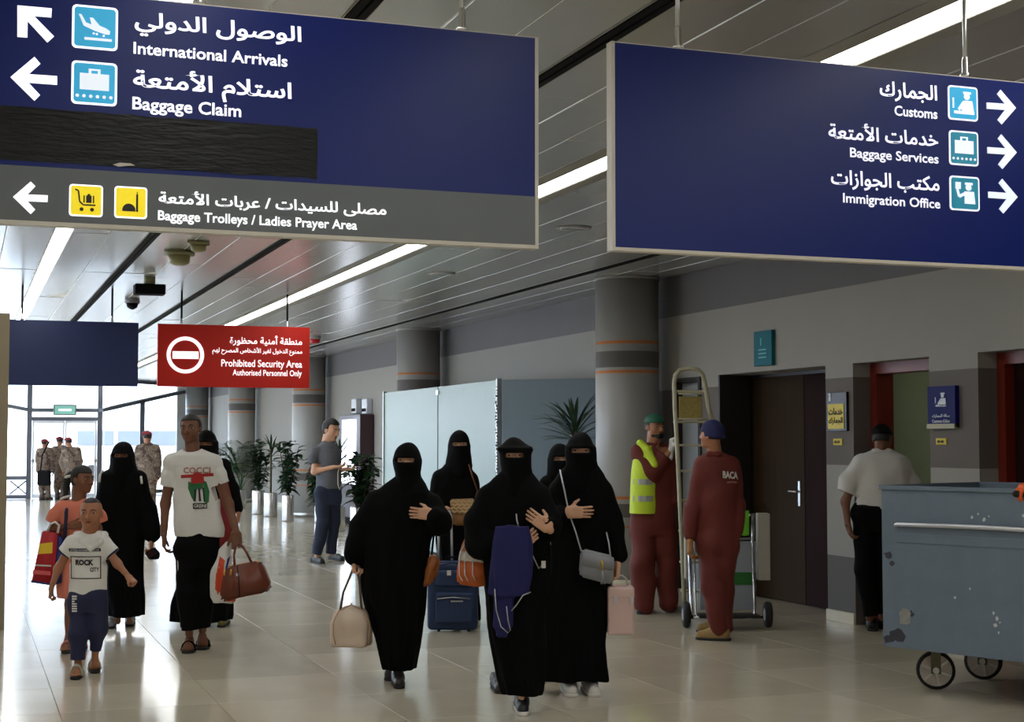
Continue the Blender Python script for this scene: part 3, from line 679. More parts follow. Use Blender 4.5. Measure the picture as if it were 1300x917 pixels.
f = plane_f(T, FSY); c0 = f(235.3, 450.9); ro = (f(259, 450)[0]-f(211.5, 450)[0])/2; y = FSY-T.location.y
bm = bmesh.new(); n = 48; vr = [[bm.verts.new((c0[0]+r*math.cos(2*math.pi*i/n), y-dd, c0[1]+r*math.sin(2*math.pi*i/n))) for i in range(n)] for r, dd in ((ro, .002), (ro, .012), (ro*.80, .012), (ro*.80, .002))]
for a in range(4):
    for i in range(n): bm.faces.new((vr[a][i], vr[a][(i+1) % n], vr[(a+1) % 4][(i+1) % n], vr[(a+1) % 4][i]))
bm_obj('no_entry_ring', bm, M_wht, T)
px_poly(T, FSY, [(219, 446), (252, 446.5), (252, 456), (219, 455.5)], M_wht, 'no_entry_bar', .01)

# ================================================================ WALL SIGNS
def wall_f(px, py, X=WX): p = onx(px, py, X); return p
def wsign(label, px0, px1, pyt, pyb, m, th=.03, frame=None):
    a, b = wall_f(px0, pyt), wall_f(px1, pyb); T = thing('wall_sign', label, 'sign', (WX, (a.y+b.y)/2, (a.z+b.z)/2)); w = abs(a.y-b.y)/2; h = abs(a.z-b.z)/2
    box('board', -th, 0, -w, w, -h, h, m, T, .003); T['w'] = w; T['hh'] = h; return T
def wtext(T, s, u0, u1, v0, v1, m, X, bold=.02):
    w, h = T['w'], T['hh']; return letter(s, lambda u, v, d: Vector((X-d, w-(u0+u*(u1-u0))*2*w, -h+(v0+v*(v1-v0))*2*h)), m, T, bold, th=.003)
def wpoly(T, polys, m, name, X, th=.003):
    w, h = T['w'], T['hh']; bm = bmesh.new()
    for p in polys: poly_prism(bm, p, th, lambda u, v, d: Vector((X-th+d, w-u*2*w, -h+v*2*h)))
    return bm_obj(name, bm, m, T)
M_pw = mat('print_white', (215, 220, 230), .5)
T = wsign('teal wall sign high above the dark double door', 961.5, 984.5, 422, 463.5, mat('teal_sign', (6, 100, 112), .6, spec=.2), .04)
M_teal2 = mat('teal_print', (60, 165, 170), .5)
wpoly(T, [rect(.28, .22+.11*k, .72, .26+.11*k) for k in range(3)] + [line((.42, .58), (.42, .72), .06), circ(.42, .76, .04, 8)], M_teal2, 'faint_lines', -.042)
T = wsign('black-framed yellow notice between the double door and the open doorway', 1052.5, 1078, 499, 547.5, mat('black_board', (18, 20, 22), .4), .025)
wpoly(T, [rect(.08, .06, .88, .70)], mat('yellow_notice', (214, 190, 24), .5), 'yellow_sheet', -.027)
wtext(T, arabic('خدمات'), .12, .84, .42, .60, M_blk, -.031, .03); wtext(T, arabic('الجمارك'), .12, .84, .16, .36, M_blk, -.031, .03)
wpoly(T, [line((.18, .78), (.18, .90), .10), circ(.18, .94, .05, 8)], M_pw, 'figure_symbol', -.027)
T = wsign('blue wall sign with a seated officer symbol, right of the open doorway', 1182.5, 1218.5, 491.5, 543, mat('blue_board', (12, 20, 92), .6, spec=.2), .04)
wpoly(T, [[(.22+.56*u, .42+.50*v) for u, v in p] for p in OFFICER], M_pw, 'officer_symbol', -.042)
wtext(T, arabic('صالة الجمارك'), .18, .82, .23, .33, M_pw, -.042); wtext(T, 'Customs Office', .18, .82, .12, .20, M_pw, -.042)
box('ledge', -.05, 0, -T['w'], T['w'], -T['hh']-.006, -T['hh']+.03, mat('pale_strip', (165, 160, 130), .5), T)
for (a, b, c, d_), nm in (((1059, 1070.5, 557, 565.5), 'tiny yellow door plate under the black-framed notice'), ((1189.5, 1203, 556.5, 565), 'tiny yellow door plate under the blue officer sign')):
    T = wsign(nm, a, b, c, d_, mat('yellow_plate', (205, 180, 20), .5), .012); wtext(T, '03-06' if a > 1100 else '03-05', .2, .8, .3, .7, M_blk, -.014)
# ================================================================ CEILING FITTINGS
def onc(px, py, z=CEIL): return onz(px, py, z)
M_det = mat('detector_beige', (150, 146, 104), .5)
for (px, py), nm in (((228, 319), 'beige smoke detector on the ceiling, the larger of two'), ((252, 307), 'beige smoke detector nearest the big sign, the smaller of two')):
    p = onc(px, py); t = thing('smoke_detector', nm, 'smoke detector', p); s = 1 if px < 240 else .7
    bm = bmesh.new(); lathe(bm, [(.14*s, 0), (.14*s, -.04*s)], 20); bm_obj('base', bm, M_det, t, True)
    bm = bmesh.new(); lathe(bm, [(.10*s, -.04*s), (.09*s, -.11*s), (.05*s, -.13*s)], 20); bm_obj('sensor_head', bm, M_det, t, True)
p = onc(190, 352); t = thing('projector', 'small black box projector hanging from the ceiling', 'projector', p)
bm = bmesh.new(); lathe(bm, [(.06, -.08), (.06, 0)], 16); bm_obj('mount', bm, M_det, t, True); box('housing', -.16, .16, -.10, .10, -.19, -.08, M_black, t, .01)
p = onc(168, 379); t = thing('dome_camera', 'small grey dome camera under the ceiling', 'camera', p)
bm = bmesh.new(); lathe(bm, [(.09, 0), (.09, -.06)], 16); bm_obj('base', bm, mat('dome_grey', (120, 120, 122), .4), t, True)
bm = bmesh.new(); lathe(bm, [(.075, -.06), (.06, -.11), (.02, -.135)], 16); bm_obj('dome', bm, M_black, t, True)
for (px, py), nm in (((728, 289), 'round recessed disc in the ceiling just left of the right sign'), ((560, 347), 'round recessed disc in the ceiling below the left sign')):
    p = onc(px, py); t = thing('ceiling_disc', nm, 'ceiling fitting', p)
    bm = bmesh.new(); lathe(bm, [(.15, 0), (.15, -.006), (.12, -.008)], 24); bm_obj('ring', bm, M_flange, t, True)
    bm = bmesh.new(); lathe(bm, [(.115, -.008), (.10, -.012)], 24); bm_obj('grille', bm, M_pan, t, True)
p = onc(400, 427); t = thing('fire_beacon', 'small red beacon on the ceiling right of the red sign', 'beacon', p)
bm = bmesh.new(); lathe(bm, [(.10, 0), (.10, -.05)], 14); bm_obj('base', bm, M_flange, t, True)
bm = bmesh.new(); lathe(bm, [(.09, -.05), (.07, -.12)], 14); bm_obj('lens', bm, mat('beacon_red', (190, 20, 30), .3), t, True)
# ================================================================ FIGURES
def skin(nm, rgb): return mat(nm, rgb, rough=.5, spec=.4, noise=.08, scale=6, bump=.02, bscale=60)
M_sk_l, M_sk_m, M_sk_d, M_sk_dd = skin('skin_light', (205, 158, 128)), skin('skin_tan', (160, 108, 78)), skin('skin_brown', (122, 78, 55)), skin('skin_dark', (110, 71, 50))
M_abaya = mat('black_cloth', (4, 4, 5), .85, spec=.12, bump=.12, bscale=70)
M_veil = mat('black_veil', (3, 3, 4), .85, spec=.12, bump=.10, bscale=90)
M_eyew = mat('eye_white', (225, 222, 215), .25); M_eyed = mat('eye_iris', (28, 16, 10), .15)
M_hair = mat('black_hair', (14, 12, 11), .6, bump=.5, bscale=120)
M_lip = mat('lip', (120, 62, 52), .5)
M_sole = mat('sole_dark', (22, 21, 20), .7); M_solew = mat('sole_white', (215, 212, 205), .6)
class Fig:
    def __init__(s, label, fx, fy, group=None, name='person'):
        s.base = onz(fx, fy); s.D = (s.base-CP).dot(FH); s.s = s.D/FPX
        s.T = thing(name, label, 'person', s.base, -YAW, group); s.skin = []
    def L(s, w): w = w-s.base; return np.array((w.dot(RH), w.dot(FH), w.z))
    def P(s, px, py, dy=0.): return s.L(atD(px, py, s.D+dy*s.s))
    def G(s, px, py): return s.L(onz(px, py))
    def rows(s, rr):
        out = []
        for r in rr:
            py, xl, xr, k = r[:4]; dy = r[4] if len(r) > 4 else 0
            a, b = s.P(xl, py, dy), s.P(xr, py, dy); rx = (b[0]-a[0])/2; out.append((a[2], (a[0]+b[0])/2, a[1], rx, rx*k))
        return out
    def W(s, p): return s.base + RH*float(p[0]) + FH*float(p[1]) + Vector((0, 0, float(p[2])))
def body(F, J, H, mb, extra=None, h=.011, thin=1.):
    """one continuous bare figure; J: local joints"""
    B = Sdf(); r = H*thin
    pel = (J['lh']+J['rh'])/2; ch = (J['ls']+J['rs'])/2
    sw = np.linalg.norm(J['rs']-J['ls'])/2; lo = [(pel[2]-.03*H, pel[0], pel[1], .066*r, .044*r), (pel[2]+.06*H, pel[0]*.8+ch[0]*.2, pel[1], .070*r, .048*r), (pel[2]*.45+ch[2]*.55, (pel[0]+ch[0])/2, (pel[1]+ch[1])/2, .068*r, .043*r), (ch[2]-.06*H, ch[0], ch[1], .080*r, .044*r), (ch[2]+.005*H, ch[0], ch[1], min(sw, .075*r), .036*r)]
    B.loft(lo, k=.03)
    B.seg(J['ls'], J['rs'], .028*r, k=.04)
    B.seg(ch+(0, 0, .0), J['hd']-(0, 0, .02*H), .034*r, .031*r, k=.03)
    for a in 'lr':
        B.chain([J[a+'s'], J[a+'e'], J[a+'w']], [.030*r, .023*r, .0155*r], k=.03)
        k = J[a+'k']; B.chain([J[a+'h'], k, J[a+'a']], [.040*r, .028*r, .019*r], k=.03)
        m = J[a+'a']*.35+k*.65; B.ell(m+(0, .006, 0), (.024*r, .026*r, .06*H), k=.03)
    F.H = H; F.B = B; F.skin.append(B.build(h))
def done(F, mb, name='body'):
    return link(name, np_mesh(name, F.skin, mb), F.T)
def vset(F, px, py, dy=0.): return F.P(px, py, dy)
def hand(F, wrist, d, n, L, side=1, curl=(.35, .4, .3), spread=.05, thumb=.5, h=.0035, into=True, arm=None, ar=None, fat=1., stub=.35):
    """wrist point, d to the fingers, n out of the palm (fingers curl towards it), side: which way the thumb lies"""
    d = unit(d); n = np.asarray(n, float); n = unit(n-d*(n@d)); sv = np.cross(n, d)*side; S = Sdf(); w = np.asarray(wrist, float)
    Q = np.stack([sv, d, n], 1)
    S.box(w+d*.27*L, (.205*L*fat, .27*L, .075*L*fat), Q, rd=.07*L, k=.01)
    S.seg(w-d*stub*L, w+d*.06*L, .115*L if ar is None else ar, .125*L, k=.02) if arm is None else S.seg(arm, w, ar or .14*L, .125*L, k=.02)
    S.seg(w+d*.05*L-sv*.12*L, w+d*.30*L-sv*.17*L+n*.03*L, .075*L, .06*L, k=.02)
    for i, (o, ln) in enumerate(((-.155, .40), (-.05, .455), (.055, .43), (.15, .34))):
        p = w+d*.49*L+sv*o*L*fat; dd = unit(d+sv*o*spread*12); a = 0; rr = .047*L*fat*(1-.04*i)
        for j, f in enumerate((.44, .31, .25)):
            a += curl[j]*(1+.08*i); v = dd*math.cos(a)+n*math.sin(a); q = p+v*ln*L*f
            S.seg(p, q, rr, rr*.9, k=.004); p = q; rr *= .9
    tb = w+d*.16*L-sv*.17*L+n*.02*L; v = unit(d*.75-sv*thumb*1.2+n*.35); q = tb+v*.22*L; S.seg(tb, q, .062*L*fat, .055*L*fat, k=.012)
    v2 = unit(v+d*.45+sv*.1+n*.2); S.seg(q, q+v2*.17*L, .053*L*fat, .042*L*fat, k=.006)
    if into: F.skin.append(S.build(h))
    return S
def headq(yaw=0, pitch=0, roll=0):
    y, p = R(yaw), R(pitch); f = np.array([math.sin(y)*math.cos(p), -math.cos(y)*math.cos(p), math.sin(p)])
    u = np.array([-math.sin(y)*math.sin(p), math.cos(y)*math.sin(p), math.cos(p)]); x = np.cross(u, f)
    r = R(roll); x, u = x*math.cos(r)+u*math.sin(r), u*math.cos(r)-x*math.sin(r)
    return np.stack([x, f, u], 1)
def head(F, c, h, yaw=0, pitch=0, roll=0, mh=None, face=True, res=.0045, lips=True, brow=True, neck=None, wide=1., smile=0., mbrow=None):
    Q = headq(yaw, pitch, roll); c = np.asarray(c, float); S = Sdf()
    def p(x, y, z): return c+Q@(np.array([x*wide, y, z])*h)
    def e(x, y, z, a, b, d, k, mode='add'): S.ell(p(x, y, z), (a*h*wide, b*h, d*h), Q, k*h, mode)
    e(0, -.05, .13, .325, .40, .37, .02); e(0, .10, -.10, .27, .27, .32, .12); e(0, .16, -.33, .17, .18, .16, .12); e(0, .26, -.40, .085, .08, .075, .08)
    for s in (-1, 1):
        e(s*.20, .16, -.12, .09, .14, .12, .08); e(s*.20, .02, -.26, .07, .14, .14, .08)
        e(s*.155, .385, .03, .085, .06, .05, .05, 'sub'); S.seg(p(s*.07, .355, .10), p(s*.22, .30, .105), .030*h, .024*h, .05*h)
        S.seg(p(s*.10, .318, .035), p(s*.21, .285, .03), .040*h, .032*h, .02*h)
        e(s*.335, -.03, -.03, .035, .09, .13, .03); e(s*.36, .0, -.03, .02, .05, .08, .02, 'sub')
    S.chain([p(0, .34, .07), p(0, .42, -.06), p(0, .455, -.11)], [.030*h, .040*h, .052*h], .04*h)
    for s in (-1, 1): e(s*.055, .39, -.125, .042, .05, .036, .025)
    S.seg(p(-.09, .335, -.245), p(.09, .335, -.245), .032*h, k=.03*h); S.seg(p(-.075, .335, -.285), p(.075, .335, -.285), .034*h, k=.03*h)
    S.seg(p(-.11, .375, -.262+smile), p(.11, .375, -.262+smile), .010*h, k=.015*h, mode='sub')
    if neck is not None: S.seg(p(0, -.10, -.25), neck, .24*h, .26*h, .08*h)
    F.skin.append(S.build(res)); F.hS = S
    if face:
        for s in (-1, 1):
            bm = bmesh.new()
            for k, (off, r) in enumerate(((0, .044), (.026, .026))):
                g = bmesh.ops.create_uvsphere(bm, u_segments=12, v_segments=8, radius=r*h)
                o = p(s*.155, .300+off, .022)
                for v in g['verts']: v.co = Vector(o)+Vector((v.co.x*1.25, v.co.y, v.co.z*.62 if k == 0 else v.co.z))
                for f in {f for v in g['verts'] for f in v.link_faces}: f.material_index = k; f.smooth = True
            bm_obj('eye', bm, [M_eyew, M_eyed], F.T)
        if brow:
            bm = bmesh.new()
            for s in (-1, 1): tube(bm, [p(s*.06, .385, .112), p(s*.14, .372, .135), p(s*.24, .315, .115)], [.014*h, .018*h, .008*h], 8)
            bm_obj('eyebrows', bm, mbrow or M_hair, F.T, True)
        if lips:
            bm = bmesh.new()
            for z, r in ((-.246, .020), (-.284, .024)): tube(bm, [p(-.095, .345, -.265+smile), p(-.05, .366, z), p(0, .372, z), p(.05, .366, z), p(.095, .345, -.265+smile)], [.006*h, r*h*.8, r*h, r*h*.8, .006*h], 8)
            bm_obj('lips', bm, M_lip, F.T, True)
    F.hc, F.hQ, F.hh, F.hp = c, Q, h, p; return p
def hair(F, h=.0045, th=.03, line=.25, m=None, low=-.12, name='hair'):
    """close cropped cap of hair over the head built last"""
    p, Q, hh = F.hp, F.hQ, F.hh; S = Sdf(); S.ell(p(0, -.05, .13), ((.325+th)*hh, (.40+th)*hh, (.37+th)*hh), Q)
    S.ell(p(0, -.16, -.02), ((.30+th)*hh, .28*hh, .30*hh), Q, .05*hh)
    S.box(p(0, .42, line-.55), (.5*hh, .36*hh, .55*hh), Q, rd=.08*hh, k=.03*hh, mode='sub'); S.box(p(0, 0, low-.5), (.6*hh, .7*hh, .5*hh), Q, rd=.03*hh, k=.02*hh, mode='sub')
    S.box(p(0, .10, -.42), (.6*hh, .16*hh, .46*hh), Q, rd=.05*hh, k=.02*hh, mode='sub')
    return solid(name, S, h, m or M_hair, F.T)
def shoe(F, toe, heel, w, m, ms=M_sole, name='shoe', hgt=.085, h=.0045, high=0.):
    """toe and heel: local floor points"""
    toe, heel = np.asarray(toe, float), np.asarray(heel, float); d = toe-heel; L = np.linalg.norm(d); d = d/L; up = unit(np.array([0, 0, 1.])-d*d[2]); sd = np.cross(up, d); Q = np.stack([sd, d, up], 1)
    def p(a, b, c): return heel+d*a*L+sd*b*w+up*c
    S = Sdf(); S.seg(p(.16, 0, .05), p(.45, 0, .045), w*.40, w*.42, k=.03); S.seg(p(.45, 0, .038), p(.84, .02, .032), w*.44, w*.36, k=.03)
    S.seg(p(.20, 0, .05), p(.24, 0, hgt+high), w*.38, w*.36, k=.03); S.seg(p(.30, 0, hgt*.9), p(.62, 0, .055), w*.30, w*.26, k=.03); S.cut(p(0, 0, .014), -up); S.cut(p(.24, 0, hgt+high), up)
    o = solid(name, S, h, m, F.T)
    S = Sdf(); S.seg(p(.15, 0, .012), p(.45, 0, .012), w*.44, w*.44, k=.02); S.seg(p(.45, 0, .012), p(.84, .02, .012), w*.48, w*.41, k=.02); S.cut(p(0, 0, .022), up); S.cut(p(0, 0, .0), -up)
    so = solid('sole', S, h, ms, o); return o
def sandal(F, toe, heel, w, m, ms=M_sole, skin_=True, h=.004, strap=True):
    toe, heel = np.asarray(toe, float), np.asarray(heel, float); d = toe-heel; L = np.linalg.norm(d); d = d/L; up = unit(np.array([0, 0, 1.])-d*d[2]); sd = np.cross(up, d)
    def p(a, b, c): return heel+d*a*L+sd*b*w+up*c
    S = Sdf(); S.seg(p(.15, 0, .05), p(.5, 0, .045), w*.30, w*.30, k=.03); S.seg(p(.5, 0, .040), p(.75, 0, .034), w*.36, w*.34, k=.03); S.seg(p(.2, 0, .05), p(.22, 0, .11), w*.28, w*.26, k=.03); S.seg(p(.3, 0, .085), p(.6, 0, .05), w*.24, w*.2, k=.03)
    for i in range(5): b = -.34+.17*i; S.seg(p(.72, b, .032), p(.93-.03*abs(i-1.2), b, .028), w*.10, w*.085 if i else w*.11, k=.006)
    S.cut(p(0, 0, .018), -up); F.skin.append(S.build(h))
    S = Sdf(); S.seg(p(.12, 0, .01), p(.5, 0, .01), w*.42, w*.42, k=.02); S.seg(p(.5, 0, .01), p(.84, 0, .01), w*.50, w*.46, k=.02); S.cut(p(0, 0, .020), up); S.cut(p(0, 0, 0), -up)
    o = solid('sandal', S, h, ms, F.T)
    if strap:
        bm = bmesh.new()
        for a in (.52, .58, .64): tube(bm, [p(a, .5, .015)]+[p(a, .46*math.cos(R(t)), .03+.052*math.sin(R(t))) for t in range(0, 181, 30)]+[p(a, -.5, .015)], .010, 6)
        bm_obj('strap', bm, m, o, True)
    return o
def decal(F, S, m, polys_px, name, dy=0., th=.003, sub=3):
    """flat print laid on the cloth front; polygons in picture px mapped to the figure and dropped onto the cloth"""
    bm = bmesh.new()
    for pl in polys_px:
        q = [F.P(*p, dy) for p in pl]; bm.faces.new([bm.verts.new((a[0], 0, a[2])) for a in q])
    bmesh.ops.triangulate(bm, faces=bm.faces[:])
    bmesh.ops.subdivide_edges(bm, edges=bm.edges[:], cuts=sub, use_grid_fill=True)
    co = np.array([v.co[:] for v in bm.verts]); y = S.front(co[:, 0], co[:, 2])
    for v, yy in zip(bm.verts, y): v.co.y = yy-th
    return bm_obj(name, bm, m, F.T)
def decal_text(F, S, m, s, x0, x1, y0, y1, dy=0., th=.004, bold=.02, name='lettering', tilt=0.):
    me, v, lo, hi = text_mesh(s, bold, 2); a, b = F.P(x0, y1, dy), F.P(x1, y0, dy)
    X = a[0]+(v[:, 0]-lo[0])/(hi[0]-lo[0])*(b[0]-a[0]); Z = a[2]+(v[:, 1]-lo[1])/(hi[1]-lo[1])*(b[2]-a[2])+tilt*(X-a[0])
    Y = S.front(X, Z)-th-(v[:, 2]-lo[2])*.02
    me.vertices.foreach_set('co', np.stack([X, Y, Z], 1).ravel()); me.materials.clear(); me.materials.append(m); me.update()
    return link(name, me, F.T)
def folds(amp, kx=30., kz=14., ph=0., z0=None, z1=None):
    def fn(P):
        a = np.sin(P[:, 0]*kx+4*np.sin(P[:, 2]*3+ph)+ph)*.6+np.sin(P[:, 0]*kx*.6-P[:, 2]*kz+ph*2)*.5+np.sin(P[:, 1]*kx*.8+P[:, 2]*kz*.5+ph)*.4
        return amp*a
    return fn
def veiled_woman(label, fx, fy, hx, hy, hh, rows, veil, J, H, sleeves, ph=0., yaw=0, pitch=0, wide=1., res=.009, slit=.064, fold=(9, .07, 5), group=None, skinm=None, brim=False, res2=.006):
    F = Fig(label, fx, fy, group); F.J = {k: F.P(*v) for k, v in J.items()}; F.J['hd'] = F.P(hx, hy)
    for a in 'lr':
        g = F.J.get(a+'a')
    body(F, F.J, H, None, h=.014, thin=.74)
    p = head(F, F.P(hx, hy), hh*F.s, yaw, pitch, wide=wide, lips=False, brow=True, neck=(F.J['ls']+F.J['rs'])/2+np.array([0, 0, .03]))
    A = Sdf(); A.loft(F.rows(rows), k=.05, folds=fold+(ph,)); 
    for ch, rs in sleeves: A.chain([F.P(*q) for q in ch], [r*F.s for r in rs], k=.035)
    for a in 'lr':
        s_, e_, w_ = F.J[a+'s'], F.J[a+'e'], F.J[a+'w']; A.chain([s_-(0, 0, .01), e_, e_*.3+w_*.7], [.043, .042, .036], k=.05)
    A.seg(F.J['ls']-(0, 0, .01), F.J['rs']-(0, 0, .01), .045, k=.05)
    A.warp(folds(.007, 26, 12, ph))
    F.A = A; solid('abaya', A, res, M_abaya, F.T)
    V = Sdf(); Q = F.hQ; h = hh*F.s
    V.ell(p(0, -.06, .13), (.375*h*wide, .455*h, .425*h), Q); V.ell(p(0, .02, -.12), (.35*h*wide, .42*h, .42*h), Q, .06)
    V.loft(F.rows(veil), k=.035)
    if brim: V.ell(p(0, .12, .22), (.46*h*wide, .46*h, .05*h), Q, .04)
    V.seg(p(0, .40, -.12), p(0, .40, -1.1), .10*h, .12*h, k=.08)
    V.warp(folds(.003, 50, 20, ph+1))
    V.box(p(0, .5, .02), (.285*h*wide, .40*h, slit*h), Q, rd=.03*h, k=.01, mode='sub')
    F.V = V; solid('niqab', V, res2, M_veil, F.T)
    return F
def stdJ(cx, y0, ysh, yhip, ykn, yan, w=14, lean=0):
    """default legs and trunk joints for a figure seen from the front (px)"""
    return {'ls': (cx-w, ysh), 'rs': (cx+w, ysh), 'lh': (cx-7+lean, yhip), 'rh': (cx+7+lean, yhip), 'lk': (cx-8+lean, ykn, -3), 'rk': (cx+8+lean, ykn, 3), 'la': (cx-7+lean, yan), 'ra': (cx+7+lean, yan)}

# ---------------------------------------------------------------- the five veiled women in front
J = stdJ(511, 0, 637, 712, 790, 850, 24); J.update(le=(456, 668, -4), lw=(450, 708, -6), re=(560, 668, -8), rw=(546, 654, -26), la=(505, 846, -6), ra=(512, 838, 10))
F11 = F = veiled_woman('veiled woman in black carrying a cream handbag, her other hand on her chest', 508, 868, 517, 585, 41,
    [(604, 502, 534, .8), (614, 488, 542, .68), (626, 475, 548, .62), (642, 464, 552, .58), (665, 460, 552, .58), (690, 459, 546, .6), (715, 458, 545, .62), (746, 460, 542, .64), (780, 468, 539, .68), (820, 478, 534, .72), (850, 486, 528, .75)],
    [(585, 501, 533, 1.1), (600, 502, 533, 1.05), (614, 500, 537, .9), (632, 496, 541, .78), (648, 500, 538, .72)],
    J, 1.53, [([(476, 636), (458, 668, -3), (450, 702, -5)], [13, 13, 11]), ([(452, 690, -4), (450, 710, -6)], [11, 8]), ([(547, 638), (561, 668, -6)], [13, 12]), ([(561, 662, -6), (551, 656, -22)], [13, 10])], ph=.5, yaw=-6)
hand(F, F.P(450, 710, -6), (.05, 0, -1), (1, -.2, 0), .165, side=-1, curl=(.9, 1.1, .7)); hand(F, F.P(549, 654, -24), (-1, -.12, .12), (0, 1, -.1), .175, side=-1, curl=(.15, .2, .15), spread=.04, stub=.08)
done(F, M_sk_l)
M_dshoe = mat('dark_patterned_shoe', (30, 26, 24), .35, noise=.6, scale=40)
shoe(F, F.G(507, 876), F.P(504, 851, 14)*(1, 1, 0)+(0, 0, .005), .085, M_dshoe, name='shoe'); shoe(F, F.G(494, 864), F.P(499, 850, 22)*(1, 1, 0), .085, M_dshoe)

J = stdJ(578, 0, 613, 675, 735, 785, 20); J.update(le=(556, 632, -3), lw=(565, 643, -14), re=(602, 640, 0), rw=(600, 668, -4))
F12 = F = veiled_woman('veiled woman in black behind with a woven tan clutch, pulling the blue suitcase', 588, 795, 583, 564.5, 33,
    [(583, 573, 594, .8), (590, 564, 599, .7), (602, 554, 602, .62), (618, 550, 604, .6), (640, 551, 606, .6), (680, 554, 606, .65), (720, 557, 607, .68), (775, 568, 609, .7), (788, 570, 609, .7)],
    [(566, 571, 596, 1.1), (578, 568, 598, 1.), (592, 565, 600, .85), (608, 566, 598, .75)],
    J, 1.6, [([(558, 606), (553, 630, -3), (562, 642, -12)], [9, 8, 6.5]), ([(599, 608), (603, 640), (600, 664, -4)], [9, 8, 6.5])], ph=1.7, yaw=4)
hand(F, F.P(564, 643, -13), (.8, -.1, -.3), (0, .2, -1), .16, side=1, curl=(.6, .8, .6))
hand(F, F.P(600, 665, -4), (-.1, -.2, -1), (-1, 0, 0), .16, side=1, curl=(.6, .8, .6))
done(F, M_sk_l); M_wshoe = mat('white_shoe', (205, 202, 195), .5, bump=.1)
shoe(F, F.G(604, 797), F.G(603, 790)+(0, .10, 0), .08, M_wshoe, M_solew); shoe(F, F.G(578, 796), F.G(579, 789)+(0, .10, 0), .08, M_wshoe, M_solew)

J = stdJ(654, 0, 632, 712, 800, 870, 26); J.update(le=(606, 680, -6), lw=(655, 688, -30), re=(702, 668, -12), rw=(692, 660, -32), la=(662, 885, -6), ra=(640, 868, 16))
F13 = F = veiled_woman('veiled woman in black nearest the camera, holding a navy cloth and an orange tote', 660, 906, 653, 579, 43,
    [(597, 638, 674, .8), (608, 625, 682, .68), (622, 615, 690, .6), (640, 608, 696, .56), (675, 610, 698, .56), (705, 612, 697, .58), (745, 614, 696, .62), (785, 618, 694, .66), (825, 626, 692, .7), (860, 633, 690, .74), (882, 638, 688, .76)],
    [(575, 638, 672, 1.1), (592, 637, 674, 1.0), (606, 636, 677, .88), (622, 635, 679, .78), (640, 640, 676, .65)],
    J, 1.57, [([(622, 632), (606, 660, -4), (606, 690, -10)], [15, 15, 17]), ([(604, 664, -8), (611, 697, -12)], [15, 12]), ([(611, 694, -10), (640, 688, -24)], [14, 10]), ([(685, 630), (699, 658, -8)], [14, 13]), ([(699, 658, -8), (702, 679, -13)], [13, 9.5])], ph=2.9, yaw=0, brim=True)
hand(F, F.P(697, 671, -28), (-.82, -.1, .58), (0, 1, 0), .175, side=-1, curl=(.2, .35, .3), spread=.03, arm=F.P(700, 675, -15), ar=.024)
hand(F, F.P(660, 694, -30), (.75, -.1, .62), (0, 1, 0), .165, side=1, curl=(.3, .8, .6))
done(F, M_sk_l)
M_bshoe = mat('black_trainer', (20, 22, 24), .5, bump=.2)
shoe(F, F.G(664, 911), F.G(661, 893), .09, M_bshoe, M_solew, h=.004); shoe(F, F.G(636, 883), F.G(628, 872)+(0, .12, 0), .085, M_bshoe)

J = stdJ(712, 0, 613, 690, 765, 825, 18); J.update(le=(694, 650), lw=(698, 680, -4), re=(730, 650), rw=(726, 680, -4))
F14 = F = veiled_woman('veiled woman almost hidden between the two front right women, only her eyes showing', 712, 838, 711, 583, 36,
    [(600, 700, 722, .8), (610, 694, 730, .66), (640, 692, 732, .6), (700, 690, 734, .62), (770, 690, 734, .68), (828, 694, 730, .7)],
    [(583, 697, 725, 1.1), (597, 695, 727, 1.), (612, 694, 728, .8)],
    J, 1.5, [([(698, 618), (694, 648), (698, 678, -4)], [9, 8, 7]), ([(726, 618), (731, 648), (726, 678, -4)], [9, 8, 7])], ph=3.3, yaw=6, res=.013)
hand(F, F.P(698, 678, -4), (.2, -.2, -1), (1, 0, 0), .16, side=-1, curl=(.4, .5, .4)); hand(F, F.P(726, 678, -4), (-.2, -.2, -1), (-1, 0, 0), .16, side=1, curl=(.4, .5, .4))
done(F, M_sk_l); shoe(F, F.G(704, 842), F.G(705, 832), .08, M_bshoe); shoe(F, F.G(720, 842), F.G(719, 832), .08, M_bshoe)

J = stdJ(738, 0, 624, 705, 790, 858, 27); J.update(le=(699, 662, -8), lw=(722, 652, -30), re=(782, 670, 0), rw=(785, 715, -6), la=(724, 868, 0), ra=(750, 868, 0))
F15 = F = veiled_woman('veiled woman in black and white trainers with a small grey bag, on the right', 735, 880, 737, 573, 43,
    [(590, 720, 758, .8), (602, 709, 767, .68), (615, 703, 773, .6), (640, 700, 776, .56), (675, 700, 776, .56), (705, 698, 775, .58), (745, 694, 774, .62), (785, 688, 770, .68), (815, 683, 768, .72), (845, 682, 769, .76), (863, 684, 771, .76)],
    [(568, 719, 756, 1.1), (585, 719, 757, 1.0), (600, 717, 761, .85), (618, 716, 760, .75), (636, 722, 754, .65)],
    J, 1.62, [([(710, 626), (701, 658, -5)], [13, 12]), ([(700, 658, -6), (713, 652, -24)], [12, 9.5]), ([(764, 622), (777, 658, 0), (787, 705, -4)], [12, 10.5, 11])], ph=4.4, yaw=-3)
hand(F, F.P(720, 651, -28), (1, -.1, .02), (0, 1, 0), .175, side=1, curl=(.15, .2, .15), spread=.04, thumb=.9, stub=.1)
hand(F, F.P(784, 716, -6), (-.1, -.05, -1), (-1, -.3, 0), .165, side=1, curl=(.8, 1.1, .8)); done(F, M_sk_l)
shoe(F, F.G(727, 888), F.G(718, 870), .10, M_wshoe, M_solew, hgt=.10); shoe(F, F.G(756, 887), F.G(744, 871), .10, M_wshoe, M_solew, hgt=.10)

